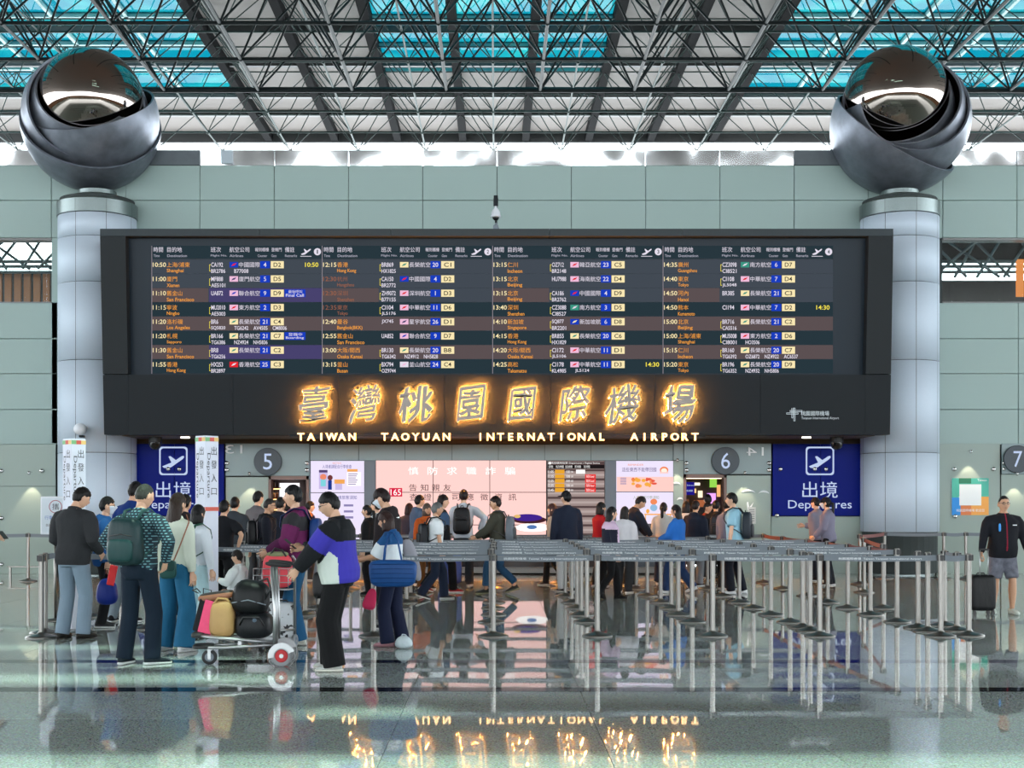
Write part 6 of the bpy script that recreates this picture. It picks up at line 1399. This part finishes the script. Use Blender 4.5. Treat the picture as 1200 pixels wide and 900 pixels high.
def suitcase(x, D, rz, label, w, d, h, m, handle=.35, pole=True):
    r = empty('suitcase', (x, D, 0), rz); tag(r, label, 'suitcase')
    b = MB(); b.rbox((0, 0, .06+h/2), (w, d, h), e=7, nu=28); b.build('shell', m, r, smooth=True)
    for sx in (-1, 1):
        for sy in (-1, 1):
            b = MB(); b.lathe([(0, -.012), (.028, -.012), (.028, .012), (0, .012)], c=(sx*w*.38, sy*d*.33, .028), n=14, M=Matrix.Rotation(PI/2, 3, 'X')); b.box((sx*w*.38, sy*d*.33, .058), (.03, .03, .03)); b.build('castor', M_blackp, r)
    if pole:
        for sx in (-.06, .06): b = MB(); b.tube([(sx, d*.35, .06+h*.9), (sx, d*.35, .06+h+handle)], .008, 8); b.build('handle_tube', M_trol, r, smooth=True)
        b = MB(); b.rbox((0, d*.35, .06+h+handle), (.16, .03, .03), e=3); b.build('handle_grip', M_blackp, r, smooth=True)
    b = MB(); b.tube([(-.06, -d*.1, .06+h-.005), (-.05, -d*.1, .06+h+.02), (.05, -d*.1, .06+h+.02), (.06, -d*.1, .06+h-.005)], .009, 8); b.build('carry_handle', M_blackp, r, smooth=True)
    b = MB(); b.tube([(-w*.497, 0, .06+h*.12), (-w*.5, 0, .06+h*.88)], .006, 6); b.tube([(w*.497, 0, .06+h*.12), (w*.5, 0, .06+h*.88)], .006, 6); b.build('zip', M_blackp, r)
    return r
def blotch():
    m = mat('patterned_shell', srgb(212, 216, 222), .4); n = m.node_tree.nodes; l = m.node_tree.links
    tc = n.new('ShaderNodeTexCoord'); nz = n.new('ShaderNodeTexNoise'); nz.inputs['Scale'].default_value = 16; cr = n.new('ShaderNodeValToRGB')
    cr.color_ramp.elements[0].position = .40; cr.color_ramp.elements[1].position = .43; cr.color_ramp.elements[0].color = (.02, .02, .025, 1); cr.color_ramp.elements[1].color = (.65, .68, .72, 1)
    l.new(tc.outputs['Object'], nz.inputs['Vector']); l.new(nz.outputs[0], cr.inputs[0]); l.new(cr.outputs[0], n['Principled BSDF'].inputs['Base Color']); return m
suitcase(WX(331, 14.95), 14.95, .1, 'white cabin suitcase with dark pattern beside the jeans', .30, .22, .44, blotch(), handle=.28)
suitcase(WX(1150, 19.25), 19.25, math.radians(185), 'black fabric cabin suitcase pulled by the man in shorts', .36, .24, .52, cloth((24, 25, 28), 'shiny'), handle=.36)
suitcase(WX(527, 25.7), 25.7, .3, 'royal blue suitcase in the queue behind walking legs', .42, .28, .60, mat('blue_shell', srgb(30, 60, 140), .35))
# ---- bags carried by people
wr = p10['wr'][1]
r = bag_obj('tote_bag', 'large quilted royal blue tote bag on the shoulder of the woman', 'bag', Vector((WX(461, 14.72), 14.66, .685)))
b = MB(); b.rbox((0, 0, .15), (.52, .16, .30), e=4.5, taper=-.06, nu=28); b.build('bag', cloth((28, 84, 152), 'shiny'), r, smooth=True)
for i in range(5): b = MB(); b.tube([(-.24+.004*i, -.083, .05+.05*i), (0, -.090, .055+.05*i), (.24-.004*i, -.083, .05+.05*i)], .004, 6); b.build('quilt_seam', cloth((22, 66, 124)), r, smooth=True)
for sy in (-.06, .05): b = MB(); b.tube([(-.10, sy, .27), (-.09, sy+.05, .42), (-.05, sy+.08, .58), (.0, sy+.08, .60), (.05, sy+.06, .50), (.10, sy, .27)], .012, 8, flat=.5); b.build('strap', cloth((28, 84, 152), 'shiny'), r, smooth=True)
r = bag_obj('cloth_pouch', 'crimson cloth pouch hanging below the blue tote', 'bag', Vector((WX(434, 14.7), 14.72, .45)))
b = MB(); b.rbox((0, 0, .10), (.13, .07, .24), e=3, taper=.35, R=Matrix.Rotation(math.radians(15), 3, 'Y')); b.build('bag', cloth((186, 44, 84)), r, smooth=True)
b = MB(); b.tube([(.03, 0, .2), (.06, .0, .30), (.10, 0, .42)], .005, 6); b.build('cord', M_blackp, r, smooth=True)
r = bag_obj('plastic_bag', 'white crumpled plastic bag at the feet of the woman in navy trousers', 'bag', Vector((WX(474, 14.9), 14.78, 0)))
b = MB(); b.rbox((0, 0, .07), (.19, .13, .14), e=2.4, taper=.2); b.build('bag', mat('plastic_white', srgb(190, 204, 210), .5, bump=1, scale=14), r, smooth=True)
b = MB(); b.tube([(-.03, 0, .12), (-.015, 0, .155), (.02, 0, .15), (.035, 0, .12)], .008, 6); b.build('handle', mat('plastic_white', (0, 0, 0)), r, smooth=True)
r = bag_obj('shoulder_bag', 'small dark green shoulder bag on the hip of the cream cardigan', 'bag', Vector((WX(199, 14.3), 14.22, .80)))
b = MB(); b.rbox((0, 0, .10), (.18, .08, .20), e=4); b.build('bag', cloth((44, 92, 88), 'shiny'), r, smooth=True)
b = MB(); b.tube([(.06, .0, .19), (.12, .05, .36), (.20, .10, .60), (.16, .16, .68)], .009, 6, flat=.5); b.build('strap', mat('brown_leather', (0, 0, 0)), r, smooth=True)
b = MB(); b.rbox((0, -.035, .14), (.17, .03, .11), e=4); b.build('flap', cloth((36, 78, 76), 'shiny'), r, smooth=True)
r = bag_obj('shopping_bag', 'royal blue sack with a red tag held by the blue jacket', 'bag', p2['hand'][1]+Vector((.0, -.02, -.47)))
b = MB(); b.rbox((0, 0, .17), (.26, .16, .34), e=2.8, taper=.18); b.build('sack', cloth((20, 50, 150), 'shiny'), r, smooth=True)
b = MB(); b.box((.09, -.09, .38), (.10, .02, .26), ch=.01, R=Matrix.Rotation(math.radians(12), 3, 'Y')); b.build('red_panel', mat('red_panel', srgb(224, 34, 40), .5), r)
b = MB(); b.tube([(-.04, 0, .32), (-.02, 0, .46), (.03, 0, .46), (.05, 0, .32)], .008, 6); b.build('handle', M_blackp, r, smooth=True)
r = bag_obj('grey_jacket', 'pale grey garment carried over the arm behind the blue tote', 'garment', Vector((p11['x']+.30, 17.05, .60)))
b = MB(); b.rbox((0, 0, .28), (.16, .12, .56), e=2.6, taper=-.2, R=Matrix.Rotation(math.radians(-18), 3, 'Y')); b.build('cloth', cloth((150, 150, 160)), r, smooth=True)
o = MB(); o.box((0, 0, 0), (.20, .003, .14), R=Matrix.Rotation(math.radians(-60), 3, 'X')); tag(o.build('paper_sheet', M_wprint, None, loc=p22['hand'][0]+Vector((0, -.05, .02))), 'white paper sheet held in front of the red top', 'paper')
r = bag_obj('shoulder_bag', 'black shoulder bag hanging at the waist of the man holding a phone', 'bag', Vector((WX(377, 12.95), 12.80, .70)))
b = MB(); b.rbox((0, 0, .12), (.14, .10, .26), e=3.2); b.build('bag', cloth((26, 26, 30), 'shiny'), r, smooth=True)
b = MB(); b.tube([(.0, 0, .24), (.03, .0, .34), (.06, 0, .40)], .008, 6); b.build('strap', M_blackp, r, smooth=True)
b = MB(); b.tube([(-.02, -.05, .02), (-.03, -.05, -.12), (-.01, -.05, -.22)], .006, 6); b.build('hanging_cord', M_blackp, r, smooth=True)
